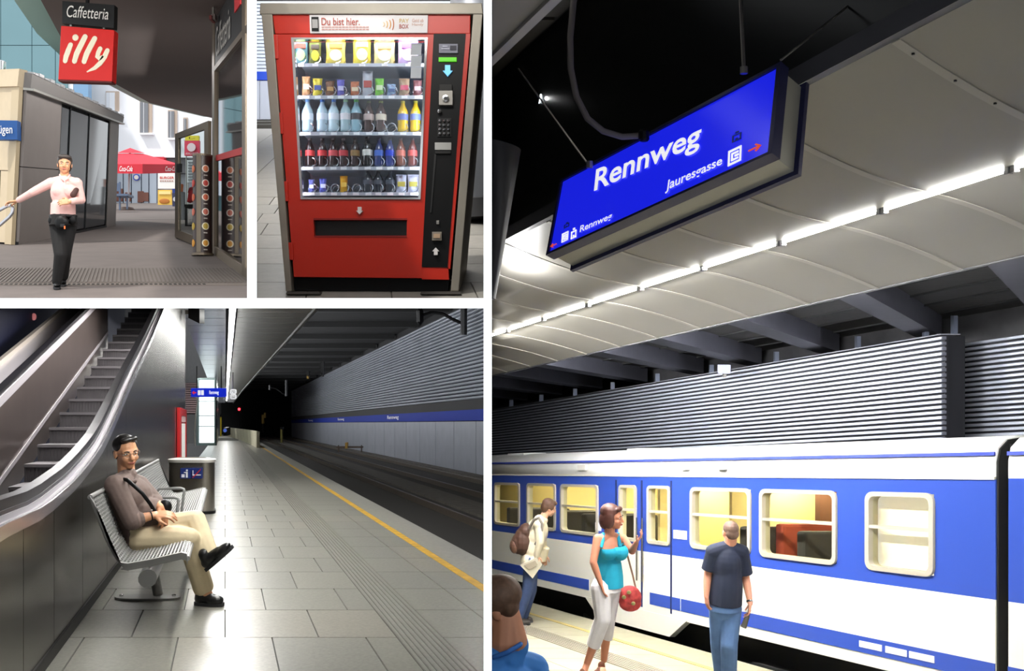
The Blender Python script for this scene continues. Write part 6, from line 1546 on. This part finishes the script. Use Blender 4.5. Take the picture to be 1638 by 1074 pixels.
B = Blob(); B.cap(J(117, 312, -.10), J(122, 304, -.08), .035, .03); B.done('cuff_fold', cm((70, 40, 36), .7), po, .006, 2, label='dark rolled object tucked in the sleeve fold')

# ---------------------------------------------------------------- young man with backpack
ROOM[0] = 'track'
d0 = 12.9; J = lambda px, py, dy=0: P(px, py, d0 + dy)
yo = thing('person', 'young man in cream jacket and jeans with a brown backpack, leaning towards the train', 'person', J(838, 997, 0))
SK3 = skin_mat('skin_light', (226, 176, 146))
hc = J(878, 813, 0); hf = V((.92, .25, -.30)); hu = V((.28, 0, 1)); kk = 1.0
sl_, sr_ = J(862, 836, .17), J(862, 837, -.19)
er, wr_ = J(864, 868, -.24), J(859, 889, -.20); el_, wl_ = J(868, 866, .2), J(872, 888, .12)
hr_, hl_ = J(849, 897, -.09), J(850, 897, .09); kr, ar = J(844, 944, -.10), J(831, 984, -.08); kl, al = J(850, 944, .08), J(838, 984, .12)
B = Blob(); at, M = head_on(B, hc, hf, hu, kk); nb = J(868, 831, 0); B.cap(at(0, -.02, -.05), nb, .052, .056)
torso_on(B, sl_, sr_, hl_, hr_, nb, .92); arm_on(B, sr_, er, wr_, .95); arm_on(B, sl_, el_, wl_, .95); leg_on(B, hr_, kr, ar, .92); leg_on(B, hl_, kl, al, .92)
hand_on(B, wr_, V((-.05, -.1, -1)), V((.2, 1, 0)), 1, .95, .8); hand_on(B, wl_, V((-.1, -.2, -1)), V((-.1, -1, 0)), -1, .95, .6)
B.done('body', SK3, yo, .007, 2); face_on(yo, at, M, kk, cm((70, 48, 34)), cm((190, 110, 100)))
HBR = mat('hair_brown', (74, 50, 36), .5, var=.2, scale=25)
B = Blob(); B.ell(at(0, -.022, .055), (.086, .098, .080), M); B.ell(at(0, -.06, .0), (.080, .058, .085), M); B.ell(at(.07, -.0, .03), (.022, .05, .05), M); B.ell(at(-.07, -.0, .03), (.022, .05, .05), M); B.ell(at(0, .06, .085), (.06, .035, .03), M)
B.done('hair', HBR, yo, .007, 2)
M_JAC = mat('jacket_cream', (214, 204, 176), .8, var=.05, scale=10, bump=.12)
B = Blob(); torso_on(B, sl_, sr_, hl_, hr_, nb, .98, .030, 1.15); B.cap(sr_, er, .070, .058); B.cap(er, wr_, .057, .042); B.cap(sl_, el_, .070, .058); B.cap(el_, wl_, .057, .042); B.tube([J(861, 872, 0), J(855, 893, 0)], [.165, .165], 18); B.cap(J(868, 832, 0), nb, .075, .07)
B.done('jacket', M_JAC, yo, .008, 3)
M_JEAN = mat('jeans_dark', (46, 62, 96), .85, var=.12, scale=9)
B = Blob(); B.ell((hr_ + hl_) / 2, (.135, .16, .13)); B.chain([hr_, kr, ar], [.10, .078, .068]); B.chain([hl_, kl, al], [.10, .078, .068]); B.done('jeans', M_JEAN, yo, .008, 3)
zt_ = lambda px, dd: V(T(T.x(px, dd), .002, dd))
shoe(yo, zt_(823, 12.9), zt_(848, 12.82), V((0, 0, 1)), 'shoe', cm((64, 58, 54), .6), M_SOLE, 1.0); shoe(yo, zt_(829, 13.12), zt_(852, 13.05), V((0, 0, 1)), 'shoe', cm((64, 58, 54), .6), M_SOLE, 1.0)
bp = thing('backpack', 'dark brown backpack on the back of the man in the cream jacket', 'backpack', J(834, 884, -.02))
M_BP = mat('backpack_brown', (66, 42, 32), .6, var=.1, scale=10)
B = Blob(); B.ell(J(837, 866, -.02), (.135, .17, .20)); B.ell(J(829, 870, -.02), (.10, .14, .145)); B.ell(J(842, 850, -.02), (.11, .15, .11)); b0_ = B.done('pack', M_BP, bp, .008, 3)
B = Blob(); B.ell(J(823, 874, -.04), (.07, .12, .10)); B.done('front_pocket', cm((84, 56, 42), .6), bp, .008, 3)
MB().tube([J(846, 846, -.17), J(854, 832, -.23), J(862, 829, -.25), J(867, 838, -.26), J(866, 856, -.24), J(856, 872, -.22)], .020, 8).build('strap', mat('strap_grey', (112, 104, 96), .7), bp, smooth=60)
nw = thing('newspaper', 'folded newspaper in the hand of the man with the backpack', 'newspaper', J(849, 924, -.2))
q = [J(832, 905, -.25), J(858, 893, -.25), J(866, 906, -.22), J(852, 926, -.22)]
for k in range(3): m = MB(); m.prism([p + V((.006 * k, .016 * k, .004 * k)) for p in q], (0, .010, 0)); m.build('sheet', cm(((206, 198, 176), (190, 184, 168), (214, 206, 190))[k], .8), nw)
MB().prism([J(838, 905, -.258), J(856, 897, -.258), J(860, 904, -.256), J(846, 912, -.256)], (0, .006, 0)).build('print_block', cm((150, 140, 122)), nw)

# ---------------------------------------------------------------- woman in turquoise
d0 = 9.4; J = lambda px, py, dy=0: P(px, py, d0 + dy)
tq = thing('person', 'woman in turquoise top and white cropped trousers walking beside the train', 'person', J(950, 1088, 0))
SK4 = skin_mat('skin_sun', (196, 132, 104))
hc = J(980, 828, 0); hf = V((.92, -.38, -.05)); hu = V((-.03, 0, 1)); kk = 1.04
sr_, sl_ = J(956, 862, -.06), J(996, 862, .12)
er, wr_ = J(949, 900, -.14), J(961, 934, -.16); el_, wl_ = J(1011, 882, .06), J(1018, 868, -.10)
hr_, hl_ = J(961, 942, -.07), J(977, 942, .07); kr, ar = J(964, 990, -.10), J(939, 1062, .0); kl, al = J(972, 990, .10), J(966, 1056, .34)
B = Blob(); at, M = head_on(B, hc, hf, hu, kk); nb = J(975, 852, .02); B.cap(at(0, -.02, -.05), nb, .048, .054)
torso_on(B, sl_, sr_, hl_, hr_, nb, .88); arm_on(B, sr_, er, wr_, .92); arm_on(B, sl_, el_, wl_, .92); leg_on(B, hr_, kr, ar, .92); leg_on(B, hl_, kl, al, .92)
hand_on(B, wr_, V((.25, 0, -1)), V((1, .2, .1)), -1, .95, .5); hand_on(B, wl_, V((.5, -.3, .75)), V((-.6, .2, .3)), 1, .95, .8)
B.cap(ar, J(934, 1076, -.04), .032, .034); B.ell(J(928, 1082, -.1), (.06, .09, .035))
B.ell(J(962, 1072, .28), (.05, .09, .035))
B.done('body', SK4, tq, .0065, 2); face_on(tq, at, M, kk, cm((60, 34, 26)), cm((170, 70, 70)))
HRB = mat('hair_auburn', (72, 38, 30), .5, var=.2, scale=22)
B = Blob(); B.ell(at(0, -.03, .05), (.094, .106, .088), M); B.ell(at(0, -.075, -.03), (.088, .062, .10), M); B.ell(at(.074, -.015, -.02), (.028, .06, .085), M); B.ell(at(-.074, -.015, -.02), (.028, .06, .085), M); B.ell(at(.0, .062, .088), (.062, .03, .026), M)
B.done('hair', HRB, tq, .007, 2)
M_TQ = mat('top_turquoise', (22, 158, 190), .75, var=.06, scale=12, bump=.12)
B = Blob(); torso_on(B, sl_, sr_, hl_, hr_, nb, .86, .014, 1.0); B.ell(J(992, 884, -.06), (.085, .085, .085)); B.ell(J(974, 884, -.1), (.085, .07, .08)); B.tube([J(978, 898, .0), J(976, 918, .0), J(974, 938, .0)], [.10, .132, .150], 18)
tp = B.done('tank_top', M_TQ, tq, .0065, 3, cuts=((J(976, 873, 0), (-.10, 0, 1)), (J(974, 937.5, 0), (0, 0, -1))))
for a, b_ in ((J(961, 876, -.10), J(965, 857, -.03)), (J(992, 876, -.04), J(988, 857, .08))): m = MB(); m.tube([a, a + (b_ - a) * .6 + V((0, -.02, 0)), b_ + V((0, 0, .012)), b_ + V((0, .10, -.02))], .021, 8); m.build('strap', M_TQ, tp, smooth=60)
M_WT = mat('trousers_white', (236, 232, 234), .8, var=.03, scale=9, bump=.12)
B = Blob(); B.ell((hr_ + hl_) / 2, (.145, .145, .125)); B.chain([hr_, kr, kr + (ar - kr) * .58], [.105, .082, .072]); B.chain([hl_, kl, kl + (al - kl) * .55], [.105, .080, .070]); B.tube([J(971, 930, 0), J(970, 944, 0)], [.140, .150], 18)
B.done('cropped_trousers', M_WT, tq, .0075, 3, cuts=((kr + (ar - kr) * .60, (ar - kr).normalized()),))
for hx, tx, dd in ((936, 922, 9.36), (965, 953, 9.70)): shoe(tq, zt_(hx, dd + .04), zt_(tx, dd - .12), V((0, 0, 1)), 'sandal', cm((120, 70, 50)), M_SOLE, .92)
hb = thing('handbag', 'red patterned handbag hanging at the side of the turquoise top', 'handbag', J(1007, 978, .06))
B = Blob(); B.ell(J(1007, 956, .10), (.125, .085, .12)); B.ell(J(1008, 966, .10), (.115, .08, .08)); B.done('bag', mat('bag_red', (176, 58, 58), .7, var=.45, scale=16), hb, .007, 3)
MB().tube([J(995, 944, .10), J(992, 905, .14), J(990, 870, .16), J(992, 857, .14), J(1001, 880, .16), J(1012, 920, .14), J(1018, 946, .12)], .010, 8).build('strap', cm((150, 110, 90), .7), hb, smooth=60)
for x, y in ((998, 956), (1013, 966), (1006, 948)): m = MB(); m.ell(J(x, y, .018), (.022, .012, .02)); m.build('bag_patch', cm((150, 140, 90), .7), hb)

# ---------------------------------------------------------------- man in navy seen from behind
d0 = 9.2; J = lambda px, py, dy=0: P(px, py, d0 + dy)
nv = thing('person', 'grey haired man in navy t-shirt and jeans seen from behind, facing the train', 'person', J(1160, 1098, 0))
SK5 = skin_mat('skin_pink', (214, 150, 122))
hc = J(1168.5, 853, 0); hf = V((-.10, 1, -.05)); hu = V((0, 0, 1)); kk = .98
sr_, sl_ = J(1186, 882, 0), J(1141, 882, 0)
er, wr_ = J(1193, 925, .03), J(1200, 966, -.10); el_, wl_ = J(1132, 920, .03), J(1130, 954, -.04)
hr_, hl_ = J(1169, 973, 0), J(1151, 973, 0); kr, ar = J(1166, 1030, -.06), J(1166, 1085, .10); kl, al = J(1150, 1030, .10), J(1154, 1080, .35)
B = Blob(); at, M = head_on(B, hc, hf, hu, kk); nb = J(1167, 874, .0); B.cap(at(0, -.02, -.04), nb, .058, .066)
torso_on(B, sl_, sr_, hl_, hr_, nb, .98); arm_on(B, sr_, er, wr_, 1.0); arm_on(B, sl_, el_, wl_, 1.0); leg_on(B, hr_, kr, ar, .95); leg_on(B, hl_, kl, al, .95)
hand_on(B, wr_, V((-.1, .05, -1)), V((-1, .2, 0)), 1, .98, .8); hand_on(B, wl_, V((.1, .05, -1)), V((1, .2, 0)), -1, .98, .6)
B.done('body', SK5, nv, .0065, 2); face_on(nv, at, M, kk, cm((120, 96, 80)), cm((180, 100, 90)))
B = Blob(); B.ell(at(0, -.018, .046), (.078, .092, .078), M); B.ell(at(0, -.062, .0), (.068, .042, .058), M); B.done('hair', mat('hair_grey', (112, 88, 76), .6, var=.12, scale=40), nv, .006, 2, label='cropped grey hair')
M_NAVY = mat('tshirt_navy', (26, 34, 56), .8, var=.08, scale=10, bump=.1)
B = Blob(); torso_on(B, sl_, sr_, hl_, hr_, nb, 1.0, .022, 1.08); se, te = sr_ + (er - sr_) * .85, sl_ + (el_ - sl_) * .8; B.tube([sr_ + (sr_ - er) * .1, se], [.070, .076], 14); B.tube([sl_ + (sl_ - el_) * .1, te], [.070, .076], 14); B.tube([J(1164, 905, 0), J(1162, 935, 0), J(1160, 967, 0)], [.13, .158, .162], 20); B.cap(J(1167, 878, .0), J(1167, 874, 0), .08, .07)
B.done('t_shirt', M_NAVY, nv, .0075, 3, cuts=((J(1160, 967, 0), (0, 0, -1)),))
M_JN2 = mat('jeans_light', (92, 124, 172), .85, var=.14, scale=8)
B = Blob(); B.ell((hr_ + hl_) / 2, (.155, .135, .13)); B.chain([hr_, kr, ar], [.108, .086, .076]); B.chain([hl_, kl, al], [.108, .086, .074]); B.tube([J(1160, 962, 0), J(1160, 976, 0)], [.150, .155], 18)
B.done('jeans', M_JN2, nv, .0075, 3)
for hx, tx, dd in ((1166, 1167, 9.15), (1152, 1152, 9.5)): shoe(nv, zt_(hx, dd), zt_(tx, dd + .26), V((0, 0, 1)), 'shoe', cm((40, 36, 36)), M_SOLE, 1.0)
MB().tube([wr_ + (er - wr_) * .05, wr_ + (er - wr_) * .12], [.032, .033], 14).build('watch', M_CHROME, nv, smooth=50)
t = thing('umbrella', 'short folded umbrella in the hand of the man in navy', 'umbrella', J(1190, 1003, -.1))
MB().tube([J(1196, 985, -.10), J(1189, 1004, -.10)], [.022, .03], 10).build('cloth', cm((96, 92, 84), .7), t, smooth=60); MB().tube([J(1200, 976, -.10), J(1196, 986, -.10)], .012, 8).build('handle', M_BLACK, t)

# ---------------------------------------------------------------- man in blue at the corner
d0 = 3.3; J = lambda px, py, dy=0: P(px, py, d0 + dy)
bl_ = thing('person', 'man in bright blue t-shirt close by, back of his head and shoulder showing', 'person', J(790, 1180, 0))
hc = J(793, 973, .05); hf = V((-.96, .10, -.30)); hu = V((-.28, .0, 1)); kk = .81
SK6 = skin_mat('skin_brown', (196, 136, 104))
sr_, sl_ = J(852, 1068, .14), J(740, 1075, -.10)
B = Blob(); at, M = head_on(B, hc, hf, hu, kk); nb = J(806, 1030, .03); B.cap(at(0, -.03, -.04), nb, .052, .060); B.cap(at(0, -.055, .0), J(822, 1026, .03), .036, .05)
hl_, hr_ = J(760, 1260, 0), J(830, 1260, 0)
torso_on(B, sl_, sr_, hl_, hr_, nb, .85); B.cap(sr_, J(868, 1130, .1), .046, .038); B.cap(sl_, J(730, 1130, -.05), .046, .038)
B.done('body', SK6, bl_, .005, 2)
B = Blob(); B.ell(at(0, -.020, .052), (.079, .094, .074), M, 20, 14); B.ell(at(0, -.058, .01), (.068, .042, .056), M, 20, 14)
B.done('hair', mat('hair_short_brown', (96, 70, 52), .6, var=.2, scale=60), bl_, .005, 2, label='short cropped brown hair')
B = Blob(); torso_on(B, sl_, sr_, hl_, hr_, nb, .88, .014, 1.1); B.tube([sr_ + V((-.02, 0, .02)), J(872, 1120, .1)], [.058, .062], 16); B.tube([sl_, J(726, 1120, -.05)], [.058, .062], 16); B.cap(J(812, 1046, .04), J(822, 1034, .04), .075, .055)
B.done('t_shirt', mat('tshirt_blue', (58, 128, 206), .8, var=.05, scale=10, bump=.1), bl_, .006, 3)
B = Blob(); B.chain([J(838, 1020, .09), J(832, 1032, -.02), J(812, 1044, -.06), J(790, 1052, -.06)], [.009] * 4); B.done('collar', mat('collar_blue', (48, 108, 186), .8), bl_, .005, 1)
bake_blobs()
# ================================================================ the dividing walls end each place: trim what runs past them
bpy.context.view_layer.update()
GONE = []
def trim_rooms():
    for o, room in list(ROOM_OF.items()):
        if room is None or o.type != 'MESH': continue
        x0, x1, y0, y1 = ROOMS[room]; mw = o.matrix_world
        planes = []
        if x0 is not None: planes.append(V((-1, (x0 - CX) / F, 0)))
        if x1 is not None: planes.append(V((1, -(x1 - CX) / F, 0)))
        if y0 is not None: planes.append(V((0, -(CY - y0) / F, 1)))
        if y1 is not None: planes.append(V((0, (CY - y1) / F, -1)))
        vs = [mw @ v.co for v in o.data.vertices]
        cut = []
        gone = False
        for n in planes:
            out = [n.dot(v) > 0 for v in vs]
            if vs and all(out): gone = True; break
            if any(out): cut.append(n)
        if gone:
            GONE.append(o); continue
        if cut:
            me = o.data.copy() if o.data.users > 1 else o.data; o.data = me
            inv = mw.inverted(); bm = bmesh.new(); bm.from_mesh(me)
            for n in cut:
                nl = (inv.to_3x3() @ n).normalized()
                bmesh.ops.bisect_plane(bm, geom=bm.verts[:] + bm.edges[:] + bm.faces[:], plane_co=inv @ V((0, 0, 0)), plane_no=nl, clear_outer=True, dist=1e-5)
                hol = [e for e in bm.edges if e.is_boundary]
                if hol and len(hol) < 400:
                    try: bmesh.ops.holes_fill(bm, edges=hol, sides=0)
                    except Exception: pass
            bm.to_mesh(me); bm.free()
def clear_empty():
    for o in list(COL.objects):
        if o.type == 'EMPTY' and not any(c.type == 'MESH' for c in o.children_recursive): bpy.data.objects.remove(o)
trim_rooms()
while True:                              # drop what lies wholly behind a divider, children first
    leaf = [o for o in GONE if not o.children]
    if not leaf: break
    GONE = [o for o in GONE if o.children]
    for o in leaf: bpy.data.objects.remove(o)
for o in GONE:
    o.data = o.data.copy(); o.data.clear_geometry()
clear_empty()
